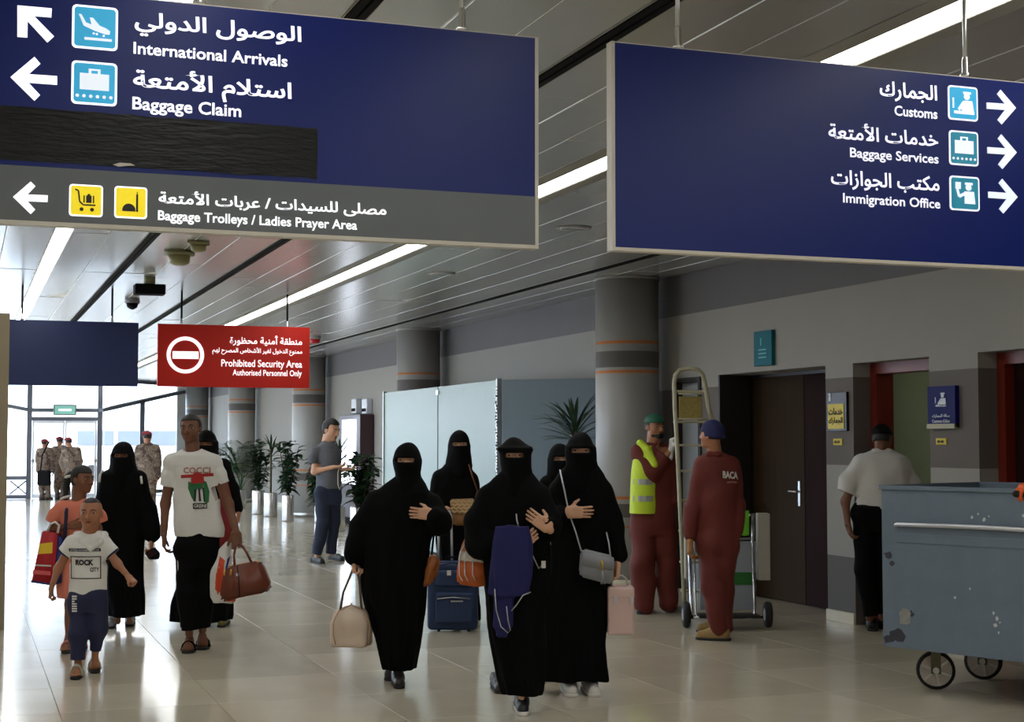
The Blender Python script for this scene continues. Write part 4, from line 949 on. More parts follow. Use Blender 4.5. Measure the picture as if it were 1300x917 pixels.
# ---------------------------------------------------------------- two veiled women on the left
J = stdJ(157, 0, 612, 685, 745, 790, 18); J.update(le=(130, 645), lw=(132, 680, -6), re=(186, 650), rw=(192, 684, -5))
F3 = F = veiled_woman('veiled woman in black with a dark phone, behind the girl in coral', 152, 797, 155.5, 579, 33,
    [(594, 140, 172, .8), (602, 130, 180, .66), (618, 128, 184, .6), (645, 128, 184, .58), (690, 130, 183, .6), (730, 132, 182, .64), (760, 133, 182, .68), (782, 134, 182, .7)],
    [(578, 142, 170, 1.1), (590, 140, 173, 1.), (604, 137, 177, .85), (622, 138, 176, .72)],
    J, 1.56, [([(136, 608), (130, 640), (132, 672, -6)], [10, 10, 9]), ([(176, 608), (187, 645), (193, 678, -4)], [10, 10, 11])], ph=5.5, yaw=3)
hand(F, F.P(192, 684, -5), (.1, -.2, -1), (-1, 0, 0), .165, side=1, curl=(.6, .9, .6)); hand(F, F.P(132, 676, -6), (.1, -.2, -1), (1, 0, 0), .165, side=-1, curl=(.6, .9, .6)); done(F, M_sk_m)
M_gshoe = mat('grey_shoe', (120, 122, 126), .5)
shoe(F, F.G(139, 800), F.G(141, 791)+(0, .05, 0), .085, M_gshoe); shoe(F, F.G(164, 797), F.G(164, 790)+(0, .06, 0), .085, M_gshoe)
tub('bag_strap', [F.P(126, 612, -14), F.P(127, 604, -10), F.P(130, 598, 0)], .010, M_wshoe, F.T); tub('bag_strap', [F.P(180, 614, -14), F.P(179, 606, -10), F.P(176, 600, 0)], .010, M_wshoe, F.T)

J = stdJ(264, 0, 590, 680, 745, 785, 19); J.update(le=(244, 630), lw=(244, 668), re=(296, 622), rw=(303, 652, -4))
F5 = F = veiled_woman('woman in a black abaya and red dress, walking behind the tall young man', 276, 795, 262, 564, 32,
    [(578, 252, 274, .8), (586, 244, 283, .66), (600, 240, 288, .6), (640, 238, 290, .56), (690, 234, 288, .6), (730, 228, 290, .62), (765, 220, 293, .64), (788, 217, 293, .66)],
    [(562, 249, 276, 1.1), (576, 248, 277, 1.), (590, 246, 280, .8)],
    J, 1.58, [([(282, 592), (294, 620), (302, 646, -3)], [9, 7.5, 6]), ([(246, 592), (243, 625), (244, 662)], [9, 8, 7])], ph=6.1, yaw=5, res=.011)
hand(F, F.P(303, 650, -4), (-.05, -.1, -1), (-1, 0, 0), .16, side=1, curl=(.35, .5, .4)); hand(F, F.P(244, 664, 0), (.1, -.2, -1), (1, 0, 0), .16, side=-1, curl=(.4, .5, .4)); done(F, M_sk_m)
S = Sdf(); S.loft(F.rows([(612, 278, 290, .9, -8), (640, 278, 296, .7, -10), (675, 276, 300, .6, -10), (700, 276, 292, .6, -8)]), k=.02, folds=(6, .06, 5, 1)); solid('red_dress_panel', S, .008, mat('deep_red_cloth', (118, 14, 18), .7, bump=.1), F.T)
M_yshoe = mat('olive_yellow_shoe', (110, 96, 42), .5, noise=.6, scale=30)
shoe(F, F.G(279, 798), F.G(287, 791)+(0, .05, 0), .085, M_yshoe); shoe(F, F.G(248, 795), F.G(250, 790)+(0, .06, 0), .085, M_bshoe)
# ================================================================ CLOTHED FIGURES
def endcut(S, p, d, r):
    """open a sleeve or trouser end flat at p, d pointing out of it"""
    p = np.asarray(p, float); d = unit(d); a = unit(np.cross(d, (0.1, 1., .05))); b = np.cross(a, d); S.box(p+d*r, (r*1.5, r, r*1.5), np.stack([a, d, b], 1), rd=.002, k=.004, mode='sub')
def shirt(F, rows, sleeves, name, m, neck=None, nr=.07, h=.006, fold=None, amp=.004, ph=0., extra=None):
    S = Sdf(); S.loft(F.rows(rows), k=.035, folds=fold)
    nc = [len(x) > 2 for x in sleeves]; sleeves = [x[:2] for x in sleeves]
    S.seg(F.J['ls'], F.J['rs'], .036*F.H, k=.03)
    for ch, rs in sleeves: S.chain([F.P(*q) for q in ch], [r*F.s for r in rs], k=.03)
    if extra: extra(S); S.seg(F.J['lh'], F.J['rh'], .068*F.H, k=.04)
    S.warp(folds(amp, 24, 22, ph))
    for (ch, rs), no in zip(sleeves, nc):
        if not no: a, b = F.P(*ch[-2]), F.P(*ch[-1]); endcut(S, b, b-a, max(rs)*F.s)
    if neck is not None: S.ell(neck, (nr, nr*1.05, nr*.8), k=.004, mode='sub')
    o = solid(name, S, h, m, F.T); return S, o
def trousers(F, top, legs, name, m, h=.007, amp=.005, ph=0., k=.03, cuffs=True):
    S = Sdf(); S.loft(F.rows(top), k=.03); S.seg(F.J['lh']+(0, 0, .02), F.J['rh']+(0, 0, .02), .062*F.H, k=.03)
    for ch, rs in legs: S.chain([F.P(*q) for q in ch], [r*F.s for r in rs], k=k)
    S.warp(folds(amp, 22, 30, ph))
    if cuffs:
        for ch, rs in legs: a, b = F.P(*ch[-2]), F.P(*ch[-1]); endcut(S, b, b-a, rs[-1]*1.4*F.s)
    o = solid(name, S, h, m, F.T); return S, o
def joints(F, **kw):
    F.J = {k: F.P(*v) for k, v in kw.items()}; return F.J

# ---------------------------------------------------------------- tall young man in the white printed T-shirt
M_wt = mat('white_cotton', (212, 210, 205), .8, bump=.15, bscale=60); M_bk = mat('black_trouser', (5, 5, 6), .85, spec=.12, bump=.1)
F4 = F = Fig('tall young man in a white printed T-shirt carrying a brown leather bag', 245, 828)
J = joints(F, hd=(242, 545), ls=(219, 588), rs=(271, 588), le=(210, 640, 2), lw=(208, 678, -4), re=(290, 640, 2), rw=(300, 676, -8), lh=(238, 700), rh=(260, 700), lk=(238, 752, -6), rk=(259, 752, 4), la=(240, 805, -6), ra=(257, 800, 8))
body(F, J, 1.76, None, thin=.88, h=.009)
head(F, F.P(242, 545), 36*F.s, -6, 2, 3, neck=(J['ls']+J['rs'])/2+np.array([0, 0, .02]), wide=1.03, smile=.012)
hair(F, line=.30, th=.05)
hand(F, J['lw'], (.05, -.1, -1), (1, .2, 0), .19, side=-1, curl=(.45, .6, .4), arm=J['lw']+(J['le']-J['lw'])*.3, ar=.029)
hand(F, J['rw'], (.1, -.1, -1), (-.2, 1, 0), .19, side=-1, curl=(.9, 1.3, .9), arm=J['rw']+(J['re']-J['rw'])*.3, ar=.029)
F.tS, o = shirt(F, [(570, 232, 256, .6), (578, 216, 275, .5), (590, 214, 280, .5), (620, 218, 279, .5), (650, 220, 281, .52), (672, 221, 284, .54), (681, 222, 283, .54)],
    [([(220, 590), (213.5, 604, 0), (211, 617, 1)], [8.5, 8.4, 8.6]), ([(271, 590), (279, 602), (283, 614, 1)], [8.5, 8.4, 8.6])], 't_shirt', M_wt, neck=F.P(243.5, 566, -2), nr=.075, amp=.006, ph=1, h=.006)
trousers(F, [(674, 224, 281, .55), (700, 224, 278, .55), (720, 225, 275, .55)], [([(238, 705), (238, 752, -6), (241, 800, -6)], [14, 13.5, 11.5]), ([(261, 705), (261, 752, 4), (256, 796, 8)], [14, 13, 11])], 'trousers', M_bk, ph=2)
tub('side_stripe', [F.P(225.5, 700, -9), F.P(226.5, 722, -12), F.P(227.5, 742, -13)], .006, M_wt, F.T)
M_pr, M_pg, M_pk, M_pf, M_ps = mat('print_red', (160, 26, 22), .7), mat('print_green', (30, 100, 52), .7), mat('print_black', (20, 20, 22), .7), mat('print_faded', (168, 118, 104), .7), mat('print_skin', (196, 60, 44), .7)
decal_text(F, F.tS, M_pf, 'COCCI', 236, 270, 593, 601, bold=.035)
decal(F, F.tS, M_pr, [[(232.5, 603), (273, 600.5), (273, 604.5), (233, 607)]], 'printed_bar', th=.004)
decal(F, F.tS, M_pr, [[(247, 603), (252, 599), (258, 600), (262, 606), (262, 613), (246, 614)]], 'printed_hood', th=.007)
decal(F, F.tS, M_pg, [[(242.5, 611), (247, 613), (250, 620), (250, 637), (246, 630), (242, 620)], [(261, 609), (265, 612), (268.5, 624), (268, 637), (264, 640), (262, 625)], [(247, 613), (262, 612), (260, 620), (250, 621)]], 'printed_cloak', th=.005)
decal(F, F.tS, M_pk, [[(250, 621), (253, 620), (252, 636), (249.5, 636)], [(255, 620), (257, 620), (259, 636), (256, 636)], [(260, 619), (262, 619), (264, 637), (262, 637)], [(248.5, 638.5), (266, 638), (266, 645), (249, 645.5)]], 'printed_figure', th=.006)
decal_text(F, F.tS, M_wt, 'GREINI', 250, 265, 639.5, 644, th=.008)
sandal(F, F.G(238, 830), F.P(241, 810, 4)*(1, 1, 0), .10, M_bk); sandal(F, F.G(259, 823), F.P(256, 804, 18)*(1, 1, 0), .10, M_bk)
done(F, M_sk_dd)

# ---------------------------------------------------------------- small boy
M_navy_c = mat('navy_jersey', (20, 26, 62), .75, bump=.1)
F1 = F = Fig('small boy in a white hooded T-shirt printed with a framed word, navy joggers', 110, 858)
J = joints(F, hd=(115.5, 652), ls=(92, 690), rs=(130, 690), le=(74, 722, 0), lw=(65, 747, -4), re=(149, 716, -2), rw=(163, 732, -8), lh=(102, 764), rh=(121, 764), lk=(101, 805, -6), rk=(123, 800, 4), la=(98, 850, -8), ra=(120, 838, 8))
body(F, J, 1.17, None, h=.008, thin=.95)
head(F, F.P(115.5, 652), 39*F.s, 3, 0, 0, neck=(J['ls']+J['rs'])/2+np.array([0, 0, .01]), wide=1.05)
hair(F, line=.34, th=.012)
hand(F, J['lw'], (-.1, -.1, -1), (1, .2, 0), .125, side=-1, curl=(.8, 1.1, .8), h=.003, arm=J['lw']+(J['le']-J['lw'])*.35, ar=.020)
hand(F, J['rw'], (.7, -.2, -.6), (-.5, .3, -.7), .125, side=-1, curl=(1.2, 1.3, .9), h=.003, arm=J['rw']+(J['re']-J['rw'])*.35, ar=.020)
F.tS, o = shirt(F, [(674, 104, 128, .7), (682, 92, 134, .58), (695, 86, 138, .54), (715, 88, 136, .54), (735, 88, 136, .56), (755, 87, 137, .58)],
    [([(92, 690), (82, 702)], [10, 9.5]), ([(131, 690), (143, 703)], [10, 9.5])], 't_shirt', M_wt, neck=F.P(115.5, 671, -3), nr=.055, amp=.004, ph=3, h=.005)
S = Sdf(); S.chain([F.P(98, 680, 0), F.P(104, 688, -9), F.P(115.5, 697, -13), F.P(127, 688, -9), F.P(132, 680, 0)], [3.4*F.s, 4.6*F.s, 3.2*F.s, 4.6*F.s, 3.4*F.s], k=.01); S.seg(F.P(98, 680, 2), F.P(132, 680, 2), 5.5*F.s, k=.02); solid('hood', S, .004, M_wt, F.T)
for a, b in (((82, 702), (-.62, 0, -.75)), ((143, 703), (.68, 0, -.74))):
    c = F.P(*a); S = Sdf(); d = unit(b); S.seg(c-d*.006, c+d*.004, 9.9*F.s, k=.0); endcut(S, c+d*.008, d, .06); endcut(S, c-d*.006, -d, .06); solid('sleeve_trim', S, .004, M_navy_c, F.T)
trousers(F, [(750, 89, 135, .56), (765, 89, 135, .56), (778, 90, 134, .58)], [([(101, 768), (100, 806, -6), (99, 838, -8)], [12.5, 12, 8]), ([(123, 768), (124.5, 800, 4), (121, 826, 8)], [12.5, 12, 7.5])], 'joggers', M_navy_c, ph=4, h=.006, amp=.006)
decal(F, F.tS, M_navy_c, [[(91, 695.5), (131, 695.5), (131, 699.5), (91, 699.5)]], 'chest_band')
decal_text(F, F.tS, M_wt, 'STYLE WORK HOUSE', 93, 129, 696.6, 698.6, th=.007)
decal(F, F.tS, M_pk, [[(92.5, 705.5), (131, 705.5), (131, 706.7), (92.5, 706.7)], [(92.5, 733), (131, 733), (131, 734.2), (92.5, 734.2)], [(92.5, 706), (93.7, 706), (93.7, 734), (92.5, 734)], [(129.8, 706), (131, 706), (131, 734), (129.8, 734)]], 'printed_frame', th=.005)
decal_text(F, F.tS, M_pk, 'ROCK', 99.5, 122.5, 709.5, 717, bold=.05, th=.006); decal_text(F, F.tS, M_pk, 'CITY', 118, 129, 719.5, 725, bold=.03, th=.006)
S = Sdf(); S.chain([F.P(93, 757, -11), F.P(93, 777, -13)], [.004, .004]); 
bm = bmesh.new()
for k in range(7): q = F.P(94.5, 757.5+3.1*k, -14.5); bx(bm, q[0]-.016, q[0]+.016, q[1]-.004, q[1]+.01, q[2]-.005, q[2]+.005)
o = bm_obj('side_lettering', bm, M_wt, F.T); o['kind'] = 'stuff'
M_slide = mat('slide_strap', (150, 146, 128), .6, noise=.4, scale=40)
sandal(F, F.G(95, 864), F.P(100, 853, 4)*(1, 1, 0), .075, M_slide); sandal(F, F.G(119, 851), F.P(121, 842, 14)*(1, 1, 0), .075, M_slide)
done(F, M_sk_m)

# ---------------------------------------------------------------- girl in coral dress
M_coral = mat('coral_dress_cloth', (214, 122, 98), .75, bump=.12)
F2 = F = Fig('girl in a coral dress with a ponytail, looking right, carrying a red bag', 92, 826)
J = joints(F, hd=(105, 609), ls=(80, 645), rs=(118, 645), le=(69, 672, -4), lw=(90, 668, -14), re=(124, 672, 0), rw=(120, 695, -6), lh=(90, 715), rh=(109, 715), lk=(89, 768, 0), rk=(107, 768, 3), la=(87, 818, 0), ra=(104, 815, 12))
body(F, J, 1.38, None, h=.009, thin=.92)
head(F, F.P(105, 609), 35*F.s, 62, -2, 0, neck=(J['ls']+J['rs'])/2+np.array([0, 0, .01]))
hair(F, line=.24, th=.03, low=-.30)
S = Sdf(); S.chain([F.P(90, 603, 3), F.P(85, 608, 4), F.P(83.5, 620, 4), F.P(83, 634, 2)], [5*F.s, 4.5*F.s, 4*F.s, 2.5*F.s]); S.warp(folds(.003, 90, 10)); solid('ponytail', S, .005, M_hair, F.T)
for a in ((88, 605, 3), (83, 632, 2)):
    bm = bmesh.new(); c = F.P(*a); tube(bm, [c+np.array([.028*math.cos(t), .028*math.sin(t), .01*math.cos(t)]) for t in np.linspace(0, 6.283, 13)[:-1]], .011, 8, closed=True); bm_obj('hair_tie', bm, M_wshoe, F.T, True)
hand(F, J['lw'], (1, -.1, .1), (0, 1, 0), .14, side=1, curl=(.5, .8, .6), h=.0035, arm=J['lw']+(J['le']-J['lw'])*.3, ar=.022)
hand(F, J['rw'], (-.1, -.1, -1), (-1, 0, 0), .14, side=1, curl=(.5, .6, .4), h=.0035, arm=J['rw']+(J['re']-J['rw'])*.3, ar=.022)
F.tS, o = shirt(F, [(634, 90, 112, .6), (641, 76, 122, .5), (655, 74, 125, .5), (680, 76, 124, .52), (720, 74, 124, .56), (745, 73, 125, .6), (760, 73, 125, .6)],
    [([(80, 646), (72, 655), (67, 664)], [9, 9.5, 9]), ([(118, 646), (125, 656), (128, 664)], [9, 9, 9])], 'dress', M_coral, neck=F.P(99, 632), nr=.055, fold=(7, .05, 4, 1), amp=.005, ph=5)
tub('backpack_strap', [F.P(86, 640, -2), F.P(84, 650, -14), F.P(83, 668, -16), F.P(82, 688, -13)], .012, M_navy_c, F.T)
sandal(F, F.G(84, 831), F.P(87, 820, 6)*(1, 1, 0), .085, mat('pink_sandal', (190, 120, 110), .6)); sandal(F, F.G(103, 824), F.P(104, 816, 16)*(1, 1, 0), .085, MATS['pink_sandal'])
done(F, M_sk_d)

# ---------------------------------------------------------------- man with phone in grey polo
M_polo = mat('grey_polo_cloth', (84, 86, 92), .8, bump=.12); M_jean = mat('blue_denim', (22, 31, 54), .8, noise=.3, scale=7, bump=.15)
F10 = F = Fig('man in a grey polo shirt and blue jeans looking down at his phone', 415, 716)
J = joints(F, hd=(420.5, 546), ls=(402, 573, -4), rs=(424, 573, 6), le=(399, 599, -8), lw=(424, 593, -14), re=(424, 600, 8), rw=(438, 596, -4), lh=(409, 628, -4), rh=(421, 628, 6), lk=(410, 664, -6), rk=(423, 664, 6), la=(402, 706, -4), ra=(420, 704, 8))
body(F, J, 1.78, None, h=.013, thin=.95)
head(F, F.P(420.5, 546), 27*F.s, 58, -16, 0, neck=(J['ls']+J['rs'])/2+np.array([0, 0, .02]), res=.006); hair(F, line=.30, th=.05, h=.007, low=-.34)
hand(F, J['lw'], (1, -.1, .05), (0, .2, 1), .19, side=-1, curl=(.4, .6, .4), h=.005, arm=J['lw']+(J['le']-J['lw'])*.35, ar=.031)
hand(F, J['rw'], (1, -.3, .0), (0, .2, 1), .19, side=1, curl=(.5, .6, .4), h=.005, arm=J['rw']+(J['re']-J['rw'])*.35, ar=.031)
F.tS, o = shirt(F, [(560, 410, 421, .8), (565, 404, 428, .8), (575, 399, 432, .75), (595, 400, 434, .75), (610, 401, 434, .75), (621, 401, 435, .75)],
    [([(402, 573, -4), (398, 583, -7), (398, 589, -8)], [6.2, 6, 5.8]), ([(425, 573, 6), (426, 586, 8), (426, 589, 8)], [7, 6.2, 6])], 'polo_shirt', M_polo, neck=F.P(417, 558), nr=.06, amp=.007, ph=1, h=.009)
S = Sdf(); S.chain([F.P(410, 562, 4), F.P(412, 565, -7), F.P(421, 568, -8), F.P(424, 562, 0)], [.018]*4); solid('collar', S, .007, M_polo, F.T)
trousers(F, [(616, 402, 434, .75), (630, 401, 434, .75), (640, 402, 433, .75)], [([(410, 632, -4), (410, 664, -6), (402, 704, -4)], [10, 8.5, 6.8]), ([(422, 632, 6), (424, 664, 6), (420, 703, 8)], [10, 8, 6.5])], 'jeans', M_jean, h=.009, ph=7)
M_trn = mat('dark_trainer', (24, 24, 24), .6, noise=.5, scale=30)
shoe(F, F.G(411, 717), F.G(396, 713), .10, M_trn, h=.007); shoe(F, F.G(437, 713), F.G(418, 710), .10, M_trn, h=.007)
done(F, M_sk_l)
tub('earphone_cable', [F.P(433, 588, -10), F.P(429, 600, -12), F.P(429, 615, -13), F.P(431, 622, -13), F.P(434, 615, -10)], .006, M_wshoe, F.T)
ph_ = F.P(448, 589, -13); T = thing('phone', 'dark phone held by the man in the grey polo shirt', 'phone', F.W(ph_), -YAW); box('case', -.07, .07, -.035, .035, -.005, .006, M_black, T, .004); box('screen', -.065, .065, -.031, .031, .006, .008, mat('phone_screen', (60, 80, 110), .1), T)

# ---------------------------------------------------------------- worker with green cap and hi-vis vest
M_cover = mat('maroon_coverall', (96, 29, 20), .75, noise=.12, scale=6, bump=.2, bscale=40)
F16 = F = Fig('worker in maroon coveralls, yellow reflective vest and green cap gripping the ladder', 828, 779)
J = joints(F, hd=(831.5, 543), ls=(812, 575, -4), rs=(845, 575, 4), le=(829, 600, -14), lw=(852, 572, -16), re=(853, 612, 4), rw=(855, 640, 0), lh=(820, 660), rh=(838, 660), lk=(817, 712, -4), rk=(846, 712, 4), la=(817, 765, -4), ra=(847, 762, 6))
body(F, J, 1.76, None, h=.011, thin=.92)
head(F, F.P(831.5, 543), 32*F.s, 32, 0, 0, neck=(J['ls']+J['rs'])/2+np.array([0, 0, .02]), res=.0055); p = F.hp
hair(F, line=.2, th=.015, h=.006)
S = Sdf(); Q = F.hQ; hh = F.hh; S.ell(p(0, -.05, .16), (.375*hh, .46*hh, .40*hh), Q); S.box(p(0, 0, -.32), (.6*hh, .8*hh, .5*hh), Q, k=.01, mode='sub'); solid('cap', S, .006, mat('green_cap', (24, 92, 70), .7, bump=.1), F.T)
S = Sdf(); S.ell(p(0, .30, -.34), (.17*hh, .12*hh, .12*hh), Q); S.ell(p(0, .10, -.30), (.27*hh, .2*hh, .14*hh), Q, .02); S.ell(p(0, .42, -.25), (.12*hh, .06*hh, .02*hh), Q, .01); solid('beard', S, .005, M_hair, F.T)
S, o = shirt(F, [(560, 824, 842, .7), (567, 808, 852, .6), (580, 803, 856, .58), (620, 803, 857, .58), (650, 801, 857, .6), (680, 801, 857, .6)],
    [([(813, 576, -4), (826, 599, -13), (829, 601, -14), (846, 579, -16)], [12, 11, 10.5, 8]), ([(846, 576, 4), (854, 610, 4), (855, 634, 0)], [11, 9.5, 7.5], 0)], 'coverall', M_cover, neck=F.P(832, 559), nr=.065, amp=.009, ph=2, h=.008,
    extra=lambda S: [S.chain([F.P(*q) for q in c], [r*F.s for r in rr], k=.03) for c, rr in (([(818, 668), (816, 715, -4), (817, 768, -4)], [17, 16, 13.5]), ([(840, 668), (847, 715, 4), (848, 766, 6)], [17, 14.5, 11.5]))])
M_vest = mat('hi_vis_yellow', (200, 225, 50), .6, bump=.1); M_refl = mat('reflective_tape', (170, 172, 168), .35, metal=.3)
V = Sdf(); V.loft(F.rows([(566, 813, 832, .7, -6), (580, 804, 835, .8, -6), (600, 801, 835, .95, -6), (652, 799, 835, 1.0, -6)]), k=.02)
V.chain([F.P(813, 563, -7), F.P(822, 572, -15), F.P(831, 590, -20)], [5*F.s]*3, k=.01)
V.box(F.P(841, 610, -6), (7*F.s, 30*F.s, 60*F.s), k=.005, mode='sub'); solid('reflective_vest', V, .006, M_vest, F.T); F.V2 = V
for y0, y1 in ((608, 615), (629, 636)): decal(F, V, M_refl, [[(802.5, y0), (833, y0), (833, y1), (802, y1)]], 'reflective_band', th=.005)
hand(F, J['lw'], (-.1, -.1, 1), (1, .2, 0), .19, side=-1, curl=(.9, 1.2, .8), h=.005, into=False)
S = hand(F, J['lw']+(0, 0, .0), (.05, -.1, 1), (1, .1, 0), .195, side=-1, curl=(.9, 1.2, .8), h=.005, into=False, fat=1.12); solid('glove', S, .005, mat('white_glove', (212, 212, 205), .7, bump=.1), F.T)
hand(F, J['rw'], (0, 0, -1), (-1, 0, 0), .19, side=1, curl=(.5, .6, .4), h=.005)
shoe(F, F.G(812, 781), F.G(822, 774), .11, M_bshoe, hgt=.10, h=.006); shoe(F, F.G(850, 777), F.G(846, 769), .11, M_bshoe, hgt=.10, h=.006)
done(F, M_sk_m)

# ---------------------------------------------------------------- worker seen from behind, navy cap
F17 = F = Fig('worker in maroon coveralls and navy cap seen from behind beside the cart', 905, 813)
J = joints(F, hd=(903, 553), ls=(893, 594, 2), rs=(927, 594, 4), le=(880, 650, -2), lw=(876, 686, -8), re=(933, 650, 6), rw=(933, 680, -2), lh=(901, 690), rh=(920, 690), lk=(905, 745, -4), rk=(918, 745, 6), la=(914, 798, -4), ra=(918, 796, 8))
body(F, J, 1.7, None, h=.011, thin=.92)
head(F, F.P(903, 553), 35*F.s, -128, 4, 0, neck=(J['ls']+J['rs'])/2+np.array([0, 0, .02]), res=.0055); p = F.hp
hair(F, line=.2, th=.015, h=.006)
S = Sdf(); Q = F.hQ; hh = F.hh; S.ell(p(0, -.05, .16), (.385*hh, .46*hh, .42*hh), Q); S.ell(p(0, -.18, -.02), (.33*hh, .32*hh, .30*hh), Q, .03); S.box(p(0, 0, -.50), (.7*hh, .9*hh, .42*hh), Q, k=.01, mode='sub'); S.box(p(0, .62, -.05), (.7*hh, .5*hh, .16*hh), Q, k=.01, mode='sub'); solid('cap', S, .006, mat('navy_cap', (20, 26, 76), .75, bump=.1), F.T)
S17, o = shirt(F, [(574, 896, 916, .8), (584, 888, 934, .62), (600, 884, 938, .6), (630, 884, 938, .6), (665, 884, 936, .6), (700, 886, 932, .62)],
    [([(892, 592, 2), (880, 645, -2), (877, 680, -6)], [12, 10.5, 8.5], 0), ([(928, 592, 4), (936, 640, 6), (935, 674, 0)], [11, 9.5, 8], 0)], 'coverall', M_cover, neck=F.P(904, 572), nr=.06, amp=.009, ph=8, h=.008,
    extra=lambda S: [S.chain([F.P(*q) for q in c], [r*F.s for r in rr], k=.03) for c, rr in (([(903, 700), (906, 748, -4), (914, 798, -4)], [17, 15, 12]), ([(918, 700), (918, 748, 6), (918, 796, 8)], [17, 14, 12]))])
S = Sdf(); S.chain([F.P(893, 580, 6), F.P(900, 577, -8), F.P(912, 577, -10), F.P(922, 583, 2)], [.020]*4); S.seg(F.P(892, 582, 8), F.P(886, 590, 6), .016, .010); solid('collar', S, .007, M_cover, F.T)
decal_text(F, S17, M_wt, 'BACA', 915.5, 935.5, 597.5, 607, bold=.045, tilt=-.08); decal_text(F, S17, M_pf, 'services', 921, 934, 610, 613.5, bold=.03)
hand(F, J['lw'], (-.05, -.15, -1), (1, .1, 0), .19, side=-1, curl=(.5, .6, .4), h=.005, into=False)
S = hand(F, J['lw'], (-.05, -.15, -1), (1, .1, 0), .2, side=-1, curl=(.5, .7, .4), h=.005, into=False, fat=1.15); solid('glove', S, .005, mat('tan_glove', (150, 100, 50), .7, bump=.1), F.T)
hand(F, J['rw'], (0, 0, -1), (-1, 0, 0), .19, side=1, curl=(.4, .5, .3), h=.005)
M_boot = mat('tan_boot', (142, 116, 70), .7, noise=.25, scale=20, bump=.2)
shoe(F, F.G(883, 812), F.G(927, 814), .11, M_boot, hgt=.11, h=.006); shoe(F, F.G(884, 803), F.G(924, 803), .11, M_boot, hgt=.11, h=.006)
done(F, M_sk_m)

# ---------------------------------------------------------------- guard in white shirt behind the bin
M_gs = mat('white_uniform_shirt', (205, 203, 198), .75, bump=.15)
F18 = F = Fig('man in a white short-sleeved shirt and black cap seen from behind, next to the bin', 1108, 802)
J = joints(F, hd=(1120, 557), ls=(1094, 590), rs=(1143, 592, 4), le=(1073, 637, 0), lw=(1076, 664, -6), re=(1158, 640, 6), rw=(1150, 668, -4), lh=(1096, 655), rh=(1120, 655), lk=(1097, 722, -4), rk=(1120, 722, 4), la=(1104, 786, -4), ra=(1120, 784, 6))
body(F, J, 1.68, None, h=.011, thin=.92)
head(F, F.P(1120, 557), 34*F.s, 150, -8, 0, neck=(J['ls']+J['rs'])/2+np.array([0, 0, .02]), res=.0055); p = F.hp; hair(F, line=.2, th=.02, h=.006)
S = Sdf(); Q = F.hQ; hh = F.hh; S.ell(p(0, -.05, .17), (.37*hh, .45*hh, .38*hh), Q); S.box(p(0, 0, -.30), (.7*hh, .9*hh, .42*hh), Q, k=.01, mode='sub'); S.ell(p(0, .46, .12), (.24*hh, .28*hh, .035*hh), Q, .01); solid('cap', S, .006, M_black, F.T)
shirt(F, [(571, 1108, 1132, .7), (580, 1090, 1150, .58), (595, 1084, 1156, .55), (620, 1084, 1154, .55), (645, 1083, 1148, .56)],
    [([(1093, 590), (1078, 612), (1073, 625)], [12, 11.5, 11]), ([(1145, 592, 4), (1157, 614, 5), (1160, 626, 6)], [12, 11, 10.5])], 'shirt', M_gs, neck=F.P(1120, 568), nr=.05, amp=.009, ph=3, h=.008)
S = Sdf(); S.chain([F.P(1109, 573, 8), F.P(1112, 573, -8), F.P(1128, 573, -8), F.P(1131, 573, 8)], [.020]*4); solid('collar', S, .007, M_gs, F.T)
trousers(F, [(640, 1085, 1142, .56), (660, 1085, 1140, .56), (675, 1086, 1138, .56)], [([(1098, 668), (1098, 725, -4), (1106, 782, -4)], [14, 12.5, 9.5]), ([(1124, 668), (1122, 725, 4), (1122, 780, 6)], [14, 12.5, 9.5])], 'trousers', M_bk, ph=5)
tub('belt', [F.P(1084, 643, 0), F.P(1095, 644, -14), F.P(1113, 645, -17), F.P(1132, 644, -14), F.P(1147, 643, 0)], .014, M_black, F.T)
hand(F, J['lw'], (.25, -.1, -1), (1, .1, 0), .19, side=-1, curl=(.4, .5, .4), h=.005, arm=J['lw']+(J['le']-J['lw'])*.3, ar=.028); hand(F, J['rw'], (0, 0, -1), (-1, 0, 0), .19, side=1, curl=(.4, .5, .3), h=.005)
shoe(F, F.G(1106, 793)*(1, 1, 0), F.G(1108, 803), .10, M_bshoe, hgt=.10, h=.006); shoe(F, F.G(1124, 792), F.G(1122, 800), .10, M_bshoe, hgt=.10, h=.006)
done(F, M_sk_dd)

# ---------------------------------------------------------------- soldiers at the far doors
def camo():
    m = mat('desert_camouflage', (150, 132, 112), .85); t = m.node_tree; b = t.nodes['Principled BSDF']; tc = t.nodes.new('ShaderNodeTexCoord'); v = t.nodes.new('ShaderNodeTexNoise'); v.inputs['Scale'].default_value = 9; v.inputs['Detail'].default_value = 3
    t.links.new(tc.outputs['Object'], v.inputs['Vector']); cr = t.nodes.new('ShaderNodeValToRGB'); cr.color_ramp.interpolation = 'CONSTANT'; e = cr.color_ramp.elements
    e[0].color = srgb((70, 52, 44)); e[1].position = .44; e[1].color = srgb((112, 96, 82)); q = e.new(.55); q.color = srgb((92, 76, 64)); q = e.new(.62); q.color = srgb((134, 118, 102))
    t.links.new(v.outputs[0], cr.inputs[0]); t.links.new(cr.outputs[0], b.inputs['Base Color']); return m
M_camo = camo(); M_beret = mat('maroon_beret', (120, 28, 40), .8)
